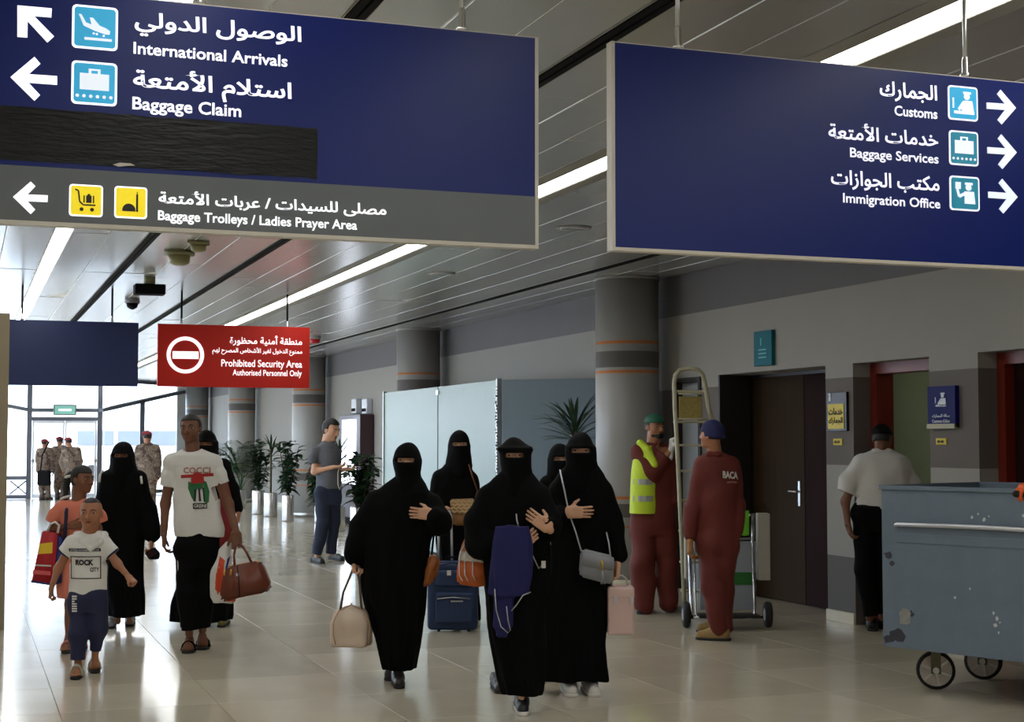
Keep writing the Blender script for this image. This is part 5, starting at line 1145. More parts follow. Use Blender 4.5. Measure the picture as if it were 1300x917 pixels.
def soldier(label, cx, fy, top, yaw, w=1., lean=0, arms=(0, 0)):
    F = Fig(label, cx, fy, 'soldiers near the glass doors'); k = (fy-top)/114.*1.0; H = 1.74
    def q(dx, up, dy=0): return (cx+dx*k*w, fy-up*k, dy)
    J = joints(F, hd=(cx+lean, fy-104*k), ls=q(-11, 90), rs=q(11, 90), le=q(-15+arms[0], 70), lw=q(-13+2*arms[0], 54, -2), re=q(15+arms[1], 70), rw=q(13+2*arms[1], 54, -2), lh=q(-5, 58), rh=q(5, 58), lk=q(-6, 32, -2), rk=q(6, 32, 2), la=q(-6, 6), ra=q(6, 6, 2))
    body(F, J, H, None, h=.025, thin=.9); head(F, F.P(cx+lean, fy-104*k), 15.5*k*F.s, yaw, -5, 0, neck=(J['ls']+J['rs'])/2+np.array([0, 0, .02]), res=.011, lips=False); p = F.hp; hair(F, line=.25, th=.03, h=.012)
    Q = F.hQ; hh = F.hh; S = Sdf(); S.ell(p(.04, -.04, .22), (.42*hh, .46*hh, .28*hh), Q); S.box(p(0, 0, -.28), (.8*hh, .9*hh, .42*hh), Q, k=.01, mode='sub'); solid('beret', S, .012, M_beret, F.T)
    S = Sdf(); S.loft(F.rows([q(0, 96)[1:2]+(cx-5*k, cx+5*k, .8), q(0, 92)[1:2]+(cx-13*k*w, cx+13*k*w, .6), q(0, 75)[1:2]+(cx-14*k*w, cx+14*k*w, .62), q(0, 60)[1:2]+(cx-13*k*w, cx+13*k*w, .64), q(0, 50)[1:2]+(cx-13.5*k*w, cx+13.5*k*w, .66)]), k=.04)
    for a in 'lr': S.chain([J[a+'s'], J[a+'e'], J[a+'w']], [.075, .07, .055], k=.05)
    S.warp(folds(.014, 18, 16, cx)); solid('jacket', S, .018, M_camo, F.T)
    S = Sdf(); S.loft(F.rows([q(0, 56)[1:2]+(cx-11*k*w, cx+11*k*w, .66), q(0, 46)[1:2]+(cx-11.5*k*w, cx+11.5*k*w, .68)]), k=.04)
    for a in 'lr': S.chain([J[a+'h'], J[a+'k'], J[a+'a']], [.10, .085, .065], k=.05)
    S.warp(folds(.012, 18, 16, cx+2)); solid('trousers', S, .02, M_camo, F.T)
    for a in 'lr': g = J[a+'w']; S = hand(F, g, (0, -.2, -1), (1 if a == 'l' else -1, 0, 0), .18, side=-1 if a == 'l' else 1, h=.010)
    fw = np.array([math.sin(R(yaw)), -math.cos(R(yaw)), 0])
    for a in 'lr': c = J[a+'a']*(1, 1, 0); shoe(F, c+fw*.18, c-fw*.09, .10, mat('brown_boot', (70, 56, 44), .7), hgt=.14, h=.013)
    done(F, M_sk_m); return F
soldier('soldier in desert camouflage and maroon beret standing alone behind the veiled woman', 187, 659, 545, 190)
soldier('soldier in camouflage with a dark bag, leftmost of the group at the glass doors', 57, 635, 556, 150, .9, arms=(0, 2))
soldier('soldier in camouflage in the middle of the group at the glass doors', 76, 634, 553, 175, .85)
soldier('soldier in camouflage leaning in, rightmost of the group at the glass doors', 90, 636, 554, 215, 1.05, lean=-3)
# ================================================================ BAGS AND BAGGAGE
def at_fig(F, px, py, dy): return F.W(F.P(px, py, dy))
def bag_thing(F, name, label, cat, px, py, dy, group=None, yaw=0.):
    T = thing(name, label, cat, at_fig(F, px, py, dy), -YAW+yaw, group); c = F.P(px, py, dy); T_s = F.s
    def q(x, y, d=0.):
        v = F.P(x, y, dy+d)-c; ca, sa = math.cos(-yaw), math.sin(-yaw); return np.array([v[0]*ca-v[1]*sa, v[0]*sa+v[1]*ca, v[2]])
    return T, q
def sub_solid(T, S, h, m, name): return link(name, np_mesh(name, [S.build(h)], m), T)
def prism(T, pts, y0, y1, m, name, bev=.008):
    """pts: outline in local (x,z)"""
    bm = bmesh.new(); a = [bm.verts.new((p[0], y0, p[2] if len(p) > 2 else p[1])) for p in pts]; f = bm.faces.new(a)
    r = bmesh.ops.extrude_face_region(bm, geom=[f]); vs = [v for v in r['geom'] if isinstance(v, bmesh.types.BMVert)]
    for v in vs: v.co.y = y1
    if bev: bmesh.ops.bevel(bm, geom=[e for e in bm.edges], offset=bev, segments=2, affect='EDGES')
    return bm_obj(name, bm, m, T, True if bev else False)
# cream bowling bag
M_cream = mat('cream_leather', (205, 186, 168), .55, bump=.05); M_leo = mat('spotted_scarf', (72, 62, 48), .6, noise=.9, scale=60); M_gold = mat('gold_metal', (200, 160, 80), .3, metal=.9)
T, q = bag_thing(F11, 'handbag', 'cream bowling handbag with patterned handles, held low by the front left woman', 'handbag', 446, 793, -6, yaw=R(-12))
S = Sdf(); S.box(q(446, 804), (.122, .085, .085), rd=.03, k=.03); S.box(q(446, 790), (.112, .080, .08), rd=.05, k=.03); S.seg(q(446, 787, -7), q(446, 787, 7), .092, k=.04); sub_solid(T, S, .006, M_cream, 'body')
tub('piping', [q(426, 819, -17), q(423, 805, -18), q(423.5, 790, -18), q(430, 776, -18), q(446, 768, -18), q(462, 776, -18), q(468.5, 790, -18), q(469, 805, -18), q(466, 819, -17)], .004, mat('cream_piping', (170, 140, 115), .5), T)
tub('zip', [q(446, 766.5, y) for y in (-14, 0, 14)], .005, M_gold, T)
for y in (-10, 10): tub('handle', [q(432, 775, y), q(436, 752, y*.8), q(446, 728, y*.5), q(449, 721, y*.2), q(453, 722, y*.2), q(456, 735, y*.5), q(458, 760, y*.8), q(459, 776, y)], .008, M_leo, T)
bm = bmesh.new(); lathe(bm, [(.018, -.004), (.018, .004)], 12, q(445, 784, -19), Matrix.Rotation(R(90), 4, 'X')); bm_obj('charm', bm, M_leo, T)
tub('side_trim', [q(424, 785, -4), q(422, 800, -4), q(424, 816, -4)], .009, M_leo, T)
# blue suitcase with its telescopic handle
M_case = mat('blue_suitcase_fabric', (22, 44, 82), .65, bump=.15, bscale=80)
T, q = bag_thing(F12, 'suitcase', 'dark blue soft-sided suitcase on wheels behind the front women', 'suitcase', 574, 797, -44); T.location.z = 0
b = q(575, 750)
S = Sdf(); S.box(q(575, 752), (.205, .12, .275), rd=.04, k=.02); sub_solid(T, S, .008, M_case, 'shell')
S = Sdf(); S.box(q(577, 768, -18), (.155, .035, .125), rd=.02); po = sub_solid(T, S, .007, M_case, 'front_pocket')
S = Sdf(); S.box(q(575, 731, -18), (.15, .028, .065), rd=.02); sub_solid(T, S, .007, M_case, 'upper_pocket')
tub('zip', [q(555, 757, -24), q(575, 755, -25), q(597, 757, -24)], .005, M_steel, T); tub('zip', [q(548, 735, -20), q(552, 716, -20), q(575, 711, -20), q(598, 716, -20), q(602, 735, -20)], .004, M_black, T)
box('name_plate', *[v for p in (0, 1, 2) for v in ((q(580, 760, -25)[p]-(.05, .004, .006)[p]), (q(580, 760, -25)[p]+(.05, .004, .006)[p]))], M_steel, T)
box('badge', *[v for p in (0, 1, 2) for v in ((q(570, 724, -24)[p]-(.016, .004, .02)[p]), (q(570, 724, -24)[p]+(.016, .004, .02)[p]))], M_wshoe, T)
M_alu = mat('aluminium_tube', (196, 196, 200), .35, metal=.6)
tub('telescopic_handle', [q(557, 714, 12), q(557, 652, 16), q(559, 647, 19), q(571, 646, 19), q(573, 651, 18), q(574, 714, 12)], [.010, .010, .013, .013, .010, .010], M_alu, T)
for x in (557, 595):
    for y in (-12, 14):
        w = bmesh.new(); c = q(x, 797, y); lathe(w, [(.028, -.012), (.028, .012)], 14, (c[0], c[1], .028), Matrix.Rotation(R(90), 4, 'Y')); bm_obj('wheel', w, M_sole, T)
        box('wheel_housing', c[0]-.025, c[0]+.025, c[1]-.03, c[1]+.03, .03, .075, M_black, T)
tub('top_handle', [q(567, 708, 0), q(568, 704, 0), q(582, 704, 0), q(583, 708, 0)], .009, M_black, T)
# woven clutch
M_weave = mat('woven_tan', (168, 132, 88), .7, noise=.5, scale=70, bump=.6, bscale=90); M_tanb = mat('tan_leather', (140, 98, 52), .5)
T, q = bag_thing(F12, 'clutch_bag', 'woven tan clutch bag with a flap carried by the veiled woman behind', 'handbag', 587, 650, -16)
prism(T, [q(573, 651), q(573, 664), q(577, 667.5), q(600, 667), q(603, 650)], -.04, .04, M_tanb, 'body', .012)
prism(T, [q(571.5, 634), q(572, 649), q(577, 653), q(598, 653), q(602.5, 648), q(602, 633)], -.055, .045, M_weave, 'flap', .010)
bm = bmesh.new(); rr = random.Random(2)
for i in range(9):
    for j in range(4):
        c = q(574.5+3.2*i+(j % 2)*1.5, 636.5+4.2*j); a = R(35 if (i+j) % 2 else -35); M_ = Matrix.Translation((c[0], -.056, c[2])) @ Matrix.Rotation(a, 4, 'Y'); bx(bm, -.014, .014, -.004, .003, -.005, .005, M=M_)
o = bm_obj('weave_strips', bm, mat('pale_weave', (200, 172, 130), .7), T); o['kind'] = 'stuff'
tub('strap', [q(602, 640), q(606, 623, 2), q(600, 606, -2), q(595, 590, 4)], .006, mat('brown_strap', (110, 66, 36), .5), T)
# tan leather bag between the women
T, q = bag_thing(F11, 'leather_bag', 'small tan leather bag hanging at the right side of the front left woman', 'handbag', 548, 725, -4)
prism(T, [q(545, 705), q(551, 704), q(559, 710), q(556, 728), q(549, 741), q(536, 746), q(538, 722)], -.04, .03, mat('orange_tan_leather', (150, 84, 34), .5), 'body', .012)
tub('strap', [q(548, 706), q(550, 685, 2), q(553, 664, 4)], .007, M_black, T)
# navy cloth, chain, tote of the front woman
M_navyb = mat('royal_navy_cloth', (10, 14, 78), .8, bump=.25, bscale=30)
T, q = bag_thing(F13, 'folded_cloth', 'navy blue folded cloth with a thin chain hanging over the front woman\'s arm', 'cloth', 650, 712, -37)
S = Sdf(); S.loft([(q(0, 668)[2], q(650, 668)[0], 0, .095, .038), (q(0, 690)[2], q(650, 690)[0], 0, .112, .045), (q(0, 730)[2], q(649, 730)[0], 0, .116, .045), (q(0, 756)[2], q(648, 756)[0], .01, .115, .04)], folds=(5, .10, 9, .4), k=.01)
S.box(q(639, 775, 3), (.058, .022, .10), rd=.02, k=.03); S.box(q(637, 798, 3), (.03, .018, .05), rd=.015, k=.03); S.warp(folds(.004, 60, 14, 1)); sub_solid(T, S, .006, M_navyb, 'cloth')
tub('chain', [q(628, 748, -6), q(630, 775, -6), q(636, 796, -7), q(645, 804, -8), q(648, 800, -8), q(645, 788, -8), q(643, 770, -9)], .0035, M_steel, T, 6); tub('chain', [q(649, 776, -9), q(656, 768, -9), q(664, 756, -10), q(674, 752, -9)], .0035, M_steel, T, 6)
tub('strap_chain', [q(655, 643, 20), q(656, 660, 8), q(659, 672, 4)], .004, M_steel, T, 6); tub('strap_chain', [q(672, 690, 6), q(676, 705, 4), q(684, 722, 6), q(690, 716, 10)], .004, M_steel, T, 6)
box('tassel', q(690, 718, 8)[0]-.012, q(690, 718, 8)[0]+.012, .02, .04, q(690, 722)[2], q(690, 713)[2], M_wshoe, T)
M_or = mat('orange_leather', (186, 92, 36), .5, bump=.05); M_lace = mat('white_lace', (214, 206, 196), .7, noise=.3, scale=60)
T, q = bag_thing(F13, 'tote_bag', 'orange tote bag with white patterned top under the front woman\'s arm', 'handbag', 601, 712, 8)
pts = [q(593, 677), q(606, 690), q(622, 705), q(622, 742), q(606, 745), q(581, 741), q(580, 728), q(584, 700)]
prism(T, [q(584, 702), q(622, 709), q(622, 742), q(606, 745), q(581, 741), q(579.5, 728)], -.05, .05, M_or, 'body', .012)
prism(T, [q(593, 677), q(608, 690), q(622, 700), q(622, 715), q(582, 712), q(585, 695)], -.052, .052, mat('tan_panel', (176, 112, 70), .6), 'upper_panel', .010)
prism(T, [q(584, 699), q(622, 703), q(622, 714.5), q(582, 711)], -.060, -.040, M_lace, 'lace_band', .003)
for x0, x1 in ((594, 583), (599, 590), (603, 600)): tub('white_cord', [q(x0, 684, -12), q(x1+2, 700, -14), q(x1, 714, -14), q(x1, 730, -13), q(x1+4, 738, -13)], .0035, M_wht if False else M_wshoe, T, 6)
tub('shoulder_strap', [q(595, 680, -2), q(606, 660, -14), q(622, 645, -22), q(629, 628, -22), q(630, 616, -14), q(628, 608, 0)], [.009, .010, .012, .013, .012, .010], M_or, T)
# grey chain bag and pink case of the right-hand woman
M_gbag = mat('grey_leather', (142, 144, 150), .45, bump=.04)
T, q = bag_thing(F15, 'shoulder_bag', 'small grey leather flap bag on a chain strap', 'handbag', 757, 718, -31)
prism(T, [q(737, 701), q(741, 697), q(778, 706), q(780, 711), q(777, 741), q(771, 741), q(737, 732), q(735, 727)], -.045, .045, M_gbag, 'body', .012)
prism(T, [q(738, 699), q(779, 708), q(778, 724), q(757, 721), q(737, 717)], -.056, -.044, M_gbag, 'flap', .005)
tub('clasp', [q(763.5, 712, -12), q(765, 718, -13), q(764, 724, -12)], .008, M_gold, T)
for x in (763, 765.5, 768): tub('tassel_strand', [q(764.5, 724, -12), q(x, 742, -12)], .004, M_gbag, T, 6)
tub('chain_strap', [q(738, 700, 0), q(731, 676, 6), q(722, 650, 8), q(717, 625, 8), q(712, 602, 12), q(711, 597, 22)], .005, M_alu, T, 8); tub('chain_strap', [q(775, 706, 0), q(773, 690, 4), q(770, 676, 8)], .005, M_alu, T, 8)
M_pink = mat('pale_pink_case', (208, 176, 168), .45)
T, q = bag_thing(F15, 'vanity_case', 'pale pink hard vanity case held by the right-hand veiled woman', 'case', 787, 775, 2)
S = Sdf(); S.box(q(787, 780), (16.5*F15.s, .085, 24*F15.s), rd=.012); sub_solid(T, S, .006, M_pink, 'body')
S = Sdf(); S.box(q(787, 751.5), (17*F15.s, .088, 7.5*F15.s), rd=.014); sub_solid(T, S, .006, M_pink, 'lid')
tub('handle', [q(776, 746), q(777, 735), q(781, 731), q(790, 731), q(795, 735), q(797, 746)], .006, M_alu, T)
for x in (778, 797): box('latch', q(x, 0)[0]-.010, q(x, 0)[0]+.010, -.096, -.086, q(0, 764)[2], q(0, 756)[2], M_alu, T)
# brown leather bag and plastic bag of the tall man
M_brown = mat('brown_leather', (104, 48, 28), .42, noise=.15, bump=.08)
T, q = bag_thing(F4, 'leather_bag', 'brown leather holdall swinging from the tall young man\'s hand', 'handbag', 312, 735, -26)
P_ = [(286, 724), (292, 719), (320, 713), (329, 711.5), (333, 716), (344, 743), (343, 749), (338, 752), (310, 757), (289, 763), (284, 763), (280.5, 758), (282, 745)]
prism(T, [q(*p) for p in P_], -.075, .075, M_brown, 'body', .022)
tub('seam', [q(301, 718, -14), q(303, 735, -14.5), q(304, 758, -14)], .003, M_black, T, 6)
for x in (285.5, 293.5): tub('zip_pull', [q(x, 723, -15), q(x-1, 731, -15)], .007, M_gold, T, 6)
tub('zip', [q(289, 720, -2), q(308, 716, -2), q(328, 712.5, -2)], .005, M_gold, T)
box('emblem', q(311, 0)[0]-.010, q(311, 0)[0]+.010, -.084, -.076, q(0, 730.5)[2], q(0, 727)[2], M_alu, T)
for y in (-8, 8): tub('handle', [q(298, 719, y), q(297, 706, y*.6), q(299, 695, y*.2), q(303, 690, 0), q(308, 694, y*.2), q(313, 702, y*.6), q(319, 714, y)], .009, M_brown, T)
T, q = bag_thing(F4, 'plastic_bag', 'white and orange plastic bag behind the brown leather holdall', 'bag', 288, 728, -2)
S = Sdf(); S.loft([(q(0, 766)[2], q(291, 0)[0], 0, .07, .04), (q(0, 750)[2], q(288, 0)[0], 0, .09, .05), (q(0, 720)[2], q(287, 0)[0], 0, .085, .05), (q(0, 700)[2], q(291, 0)[0], 0, .05, .03), (q(0, 689)[2], q(298, 0)[0], 0, .02, .02)], k=.02, folds=(6, .12, 12, 0)); S.warp(folds(.006, 50, 40, 1))
PB = S; sub_solid(T, S, .006, mat('white_plastic', (220, 218, 212), .35), 'bag_body')
M_orp = mat('orange_print', (214, 70, 30), .45)
def bag_print(T, S, q, polys, m, name, th=.003):
    bm = bmesh.new()
    for pl in polys: bm.faces.new([bm.verts.new((q(*p)[0], 0, q(*p)[2])) for p in pl])
    bmesh.ops.triangulate(bm, faces=bm.faces[:]); bmesh.ops.subdivide_edges(bm, edges=bm.edges[:], cuts=4, use_grid_fill=True)
    co = np.array([v.co[:] for v in bm.verts]); y = S.front(co[:, 0], co[:, 2])
    for v, yy in zip(bm.verts, y): v.co.y = yy-th
    return bm_obj(name, bm, m, T)
bag_print(T, PB, q, [[(280, 706), (287, 711), (283, 745), (278, 755), (275, 740)], [(276, 728), (284, 716), (282, 752), (275, 748)]], M_orp, 'orange_print')
bag_print(T, PB, q, [[(290, 709), (293, 706), (286, 740), (283, 750)]], mat('blue_print', (40, 60, 130), .45), 'blue_stripe', .005)
bag_print(T, PB, q, [[(284, 752), (300, 752), (299, 764), (288, 763)]], M_orp, 'orange_foot_print')
# red shopping bag of the girl
M_rbag = mat('red_paper', (176, 22, 34), .5, noise=.08)
T, q = bag_thing(F2, 'shopping_bag', 'red and blue shopping bag with white handles carried by the girl', 'bag', 58, 707, -12)
prism(T, [q(56, 674), q(75, 677), q(69.5, 742), q(42.5, 738)], -.05, .06, M_rbag, 'body', .006)
prism(T, [q(75, 679), q(80, 684), q(78, 740), q(70, 743)], -.03, .055, mat('blue_paper', (24, 40, 110), .5), 'side_gusset', .003)
prism(T, [q(53, 690), q(69.5, 688), q(69, 702), q(51.5, 703)], -.053, -.050, mat('yellow_print', (226, 190, 40), .5), 'yellow_patch', 0)
prism(T, [q(47.5, 716), q(68, 717), q(67.8, 719), q(47.2, 718)], -.053, -.050, M_wshoe, 'white_line', 0); prism(T, [q(45, 723), q(67, 725), q(66.5, 730), q(44, 728)], -.053, -.050, mat('pale_red_print', (210, 90, 90), .5), 'pale_print', 0)
prism(T, [q(42, 736), q(69.8, 740), q(69.5, 743), q(42, 739)], -.052, .058, MATS['blue_paper'], 'blue_base', .003)
for y in (-6, 6): tub('handle', [q(60, 675, y), q(64, 666, y*.5), q(70, 663, 0), q(75, 667, y*.5), q(73, 677, y)], .009, M_wshoe, T)
# phone / wallet of the woman on the left
T, q = bag_thing(F3, 'phone', 'black phone wallet in the hand of the veiled woman on the left', 'phone', 193, 702, -12)
prism(T, [q(184, 702), q(196, 695), q(203, 702), q(202, 710), q(190, 711)], -.02, .02, M_black, 'case', .006); prism(T, [q(186, 703), q(196, 697), q(201, 702), q(191, 709)], -.024, -.021, M_steel if False else mat('dark_glass', (20, 22, 28), .1), 'screen', 0)
# dark bag of the far soldier
T = thing('shoulder_bag', 'dark bag hanging beside the leftmost soldier at the glass doors', 'bag', atD(56, 607, 39.2), -YAW)
S = Sdf(); S.box((0, 0, 0), (.17, .08, .20), rd=.05); sub_solid(T, S, .02, M_black, 'body'); tub('strap', [(-.1, 0, .18), (-.02, -.12, .6), (.12, .0, .95)], .02, M_black, T, 6)

# ================================================================ LADDER AND CART
F = F17; s = F.s
M_lad = mat('worn_cream_metal', (172, 166, 140), .45, noise=.2); M_rub = mat('rubber_black', (26, 25, 24), .7); M_yb = mat('straw_mesh', (150, 134, 74), .8, noise=.35, scale=50, bump=.4)
LD = 12.73
def ld(px, py, D=LD): return atD(px, py, D)
T = thing('step_ladder', 'tall cream metal ladder with rounded top rail held by the worker in the vest', 'ladder', onz(872, 791), -YAW); b0 = T.location.copy()
def l(px, py, D=LD): w = ld(px, py, D)-b0; return (w.dot(RH), w.dot(FH), w.z)
zb = onz(870, 783); L0 = l(870, 783)
tub('left_rail', [l(870, 789), l(866, 700), l(861, 590), l(857, 520), l(856, 486), l(857.5, 476), l(863, 470), l(875, 467.5), l(886, 469.5), l(892, 476), l(895, 488), l(899, 515), l(903, 532)], .019, M_lad, T)
tub('right_rail', [l(903, 532), l(909, 600), l(915, 700), l(919, 789)], .019, M_lad, T)
for y in (496, 535, 565): box('step', l(857.5, y)[0], l(900 if y > 500 else 896, y)[0], -.05, .05, l(0, y+2)[2], l(0, y-1)[2], M_lad, T, .004)
for y in (598, 636, 675, 715, 752): box('step', l(862+(y-598)*.03, y)[0], l(909+(y-598)*.05, y)[0], -.05, .05, l(0, y+2)[2], l(0, y-1)[2], M_lad, T, .004)
box('mesh_tray', l(864, 500)[0], l(893, 500)[0], -.03, -.01, l(0, 533)[2], l(0, 503)[2], M_yb, T, .003)
for y in (500, 532): tub('tray_bar', [l(861, y), l(898, y)], .008, M_lad, T)
for x in (870, 919): box('rubber_foot', l(x, 0)[0]-.03, l(x, 0)[0]+.03, -.03, .03, max(0, l(0, 789)[2]-.0)-0 if False else 0.0, .06, M_rub, T, .005)
T = thing('luggage_cart', 'two-wheeled luggage cart loaded with white, blue and green boards', 'cart', onz(918, 798), -YAW); b0 = T.location.copy(); CD = (T.location-CP).dot(FH)
def c(px, py, d=0.): w = atD(px, py, CD+d)-b0; return (w.dot(RH), w.dot(FH), w.z)
M_bb = mat('pale_blue_board', (152, 160, 170), .5, noise=.06); M_gb = mat('green_board', (24, 108, 34), .5); M_wb = mat('grey_white_board', (168, 164, 152), .6)
board = box('board', c(884, 0)[0], c(954, 0)[0], .02, .05, c(0, 775)[2], c(0, 688)[2], M_bb, T, .004)
box('green_stripe', c(884.5, 0)[0], c(953.5, 0)[0], .012, .019, c(0, 743)[2], c(0, 727)[2], M_gb, board)
box('board', c(956, 0)[0], c(971, 0)[0], -.02, .10, c(0, 737)[2], c(0, 652)[2], M_wb, T, .006); box('board', c(866, 0)[0], c(874, 0)[0], .02, .12, c(0, 736)[2], c(0, 650)[2], M_wb, T, .006)
tub('frame_tube', [c(950, 655, 0), c(956, 652, 0), c(955, 700), c(958, 778, -.02), c(955, 785, -.06), c(940, 786, -.08)], .014, M_chrome, T); tub('frame_tube', [c(874, 660), c(876, 720), c(878, 780), c(882, 785, -.05), c(900, 783, -.1)], .014, M_chrome, T); tub('frame_tube', [c(881, 690), c(883, 780), c(886, 784, -.04)], .010, M_chrome, T)
tub('cross_tube', [c(874, 686), c(954, 684)], .010, M_chrome, T); tub('axle', [c(867, 784, .05), c(969, 784, .05)], .012, M_rub, T)
box('base_plate', c(880, 0)[0], c(954, 0)[0], -.16, .02, .10, .125, M_rub, T, .004)
for x in (867, 969):
    w = bmesh.new(); lathe(w, [(.055, -.026), (.098, -.026), (.108, -.012), (.108, .012), (.098, .026), (.055, .026)], 24, (c(x, 0)[0], .05, .108), Matrix.Rotation(R(90), 4, 'Y')); wo = bm_obj('wheel', w, M_rub, T, True)
    w = bmesh.new(); lathe(w, [(.05, -.03), (.05, .03)], 16, (c(x, 0)[0], .05, .108), Matrix.Rotation(R(90), 4, 'Y')); bm_obj('hub', w, M_steel, wo)
T = thing('cleaning_cloth', 'bright green cloth hanging over the luggage cart rail', 'cloth', atD(943, 664, CD-.04), -YAW)
S = Sdf(); S.box((0, 0, 0), (.053, .014, .105), rd=.01); S.warp(folds(.004, 90, 10, 1)); sub_solid(T, S, .005, mat('lime_cloth', (104, 190, 40), .8), 'cloth')

# ================================================================ WHEELED REFUSE BIN
A = Vector((0, 0, 0)); d1 = (RH*.677-FH*.736); d2 = (RH*.736+FH*.677)
pA = atD(1120, 700, 9.32); pA.z = 0
M_bin = mat('grey_painted_steel', (98, 112, 126), .5, noise=.16, scale=7, bump=.12, bscale=30); M_binw = mat('bare_scrapes', (190, 192, 190), .5); M_rust = mat('dark_scuff', (52, 52, 60), .7, noise=.4, scale=20)
T = thing('refuse_bin', 'large grey steel wheeled bin with open top and scuffed paint', 'bin', pA, math.atan2(d1.y, d1.x)); L_, W_, z0, z1 = 1.34, 1.15, .285, 1.27
def bl(name, x0, x1, y0, y1, za, zb_, m, par=None, bev=0): return box(name, x0, x1, y0, y1, za, zb_, m, par or T, bev)
bm = bmesh.new(); bx(bm, 0, L_, 0, .012, z0, z1); bx(bm, 0, L_, W_-.012, W_, z0, z1); bx(bm, 0, .012, .012, W_-.012, z0, z1); bx(bm, L_-.012, L_, .012, W_-.012, z0, z1); bx(bm, .012, L_-.012, .012, W_-.012, z0, z0+.012)
wall = bm_obj('tub', bm, M_bin, T)
bm = bmesh.new(); bx(bm, -.012, L_+.012, -.014, .0, z1-.02, z1+.006, .003); bx(bm, -.012, L_+.012, W_, W_+.014, z1-.02, z1+.006, .003); bx(bm, -.014, 0, 0, W_, z1-.02, z1+.006, .003); bx(bm, L_, L_+.014, 0, W_, z1-.02, z1+.006, .003); bm_obj('rim', bm, M_bin, T)
tub('push_rail', [(.10, -.0, 1.03), (.12, -.02, 1.04), (.7, -.022, 1.045), (1.2, -.02, 1.04), (1.23, -.0, 1.03)], .014, M_alu, T, 8)
box('press_ridge', .10, L_-.1, -.006, .0, .93, .985, M_bin, T, .002)
rr = random.Random(11); bm = bmesh.new()
for (x, z, r) in [(.62, 1.10, .010), (.66, 1.12, .007), (.70, 1.09, .012), (.73, 1.11, .006), (.95, 1.12, .013), (.98, 1.10, .008), (1.0, 1.14, .006), (.75, .55, .010), (.77, .52, .012), (.76, .48, .014), (.79, .50, .006), (.78, .44, .007), (.50, .62, .008), (.60, .68, .006), (1.05, .50, .007)]:
    n = 7; bm.faces.new([bm.verts.new((x+r*rr.uniform(.6, 1.2)*math.cos(6.283*k/n), -.0012, z+r*rr.uniform(.6, 1.4)*math.sin(6.283*k/n))) for k in range(n)])
o = bm_obj('paint_chips', bm, M_binw, wall); o['kind'] = 'stuff'
bm = bmesh.new()
for (x, z, r) in [(.10, .36, .05), (.04, .33, .04), (.04, .85, .03), (.07, .80, .02), (.20, .50, .02)]:
    n = 9; bm.faces.new([bm.verts.new((max(.001, x+r*rr.uniform(.5, 1.3)*math.cos(6.283*k/n)), -.0012, max(z0+.002, z+r*rr.uniform(.4, 1.2)*math.sin(6.283*k/n)))) for k in range(n)])
o = bm_obj('dark_scuffs', bm, M_rust, wall); o['kind'] = 'stuff'
bm = bmesh.new(); n = 10; bm.faces.new([bm.verts.new((.155+.045*rr.uniform(.7, 1.2)*math.cos(6.283*k/n), -.002, .47+.055*rr.uniform(.7, 1.2)*math.sin(6.283*k/n))) for k in range(n)]); bm_obj('worn_patch', bm, mat('worn_paint', (132, 132, 124), .6, noise=.3, scale=30), wall)
M_whl = mat('caster_wheel_grey', (172, 162, 152), .6, noise=.2); M_brk = mat('caster_bracket', (96, 92, 62), .5, noise=.3)
def caster(x, y, ang, big=1.):
    c_ = thing('caster', None, None); c_.parent = T; c_.location = (x, y, 0); c_.rotation_euler = (0, 0, ang); r = .118
    w = bmesh.new(); X = Matrix.Rotation(R(90), 4, 'X'); lathe(w, [(.045, -.022), (.085, -.022), (r, -.026), (r+.001, 0), (r, .026), (.085, .022), (.045, .022)], 28, (0, 0, r), X); bm_obj('wheel', w, M_rub, c_, True)
    w = bmesh.new(); lathe(w, [(.098, -.027), (.098, .027)], 24, (0, 0, r), X); bm_obj('wheel_disc', w, M_whl, c_)
    w = bmesh.new()
    for k in range(3): bx(w, -.096, .096, -.030, .030, -.006, .006, M=Matrix.Translation((0, 0, r)) @ Matrix.Rotation(R(60*k+20), 4, 'Y'))
    lathe(w, [(.02, -.04), (.02, .04)], 12, (0, 0, r), X); bm_obj('spokes', w, M_steel, c_)
    w = bmesh.new()
    for s_ in (-1, 1): bx(w, -.03, .03, s_*.034-.003, s_*.034+.003, r-.02, .262); 
    bx(w, -.055, .055, -.05, .05, .26, z0); bm_obj('bracket', w, M_brk, c_)
caster(.14, .36, R(35)); caster(.14, .93, R(20)); caster(L_-.15, .25, R(35)); caster(L_-.15, .90, R(20))
# worker beyond the right edge, only the gloved hand in view
gp = atD(1290, 619, 0+8.55)
ed = pA+d1*.0; tpar = 0
F = Fig('worker standing beyond the right edge, only an orange-gloved hand on the bin showing', 1500, 914)
EX = lambda x: 1500+(x-1420)*1.09
EY = lambda y: 560+(y-560)*1.094
_oP = F.P
def _eP(x, y, dy=0.): return _oP(EX(x), EY(y), dy)
F.P = _eP
hpt = F.L(pA + d1*((gp-pA).dot(d1)) + Vector((0, 0, 1.275)))
J = {'hd': F.P(1420, 552), 'ls': F.P(1390, 600), 'rs': F.P(1450, 600), 'le': F.P(1374, 612, 0), 'lw': hpt+np.array([.10, .0, .05]), 're': F.P(1462, 660), 'rw': F.P(1455, 720, -6), 'lh': F.P(1408, 720), 'rh': F.P(1432, 720), 'lk': F.P(1406, 800, -4), 'rk': F.P(1434, 800), 'la': F.P(1407, 862), 'ra': F.P(1434, 862)}
F.J = J; body(F, J, 1.65, None, h=.015, thin=.9); head(F, J['hd'], .215, -70, -10, 0, neck=(J['ls']+J['rs'])/2, res=.007); hair(F, h=.008)
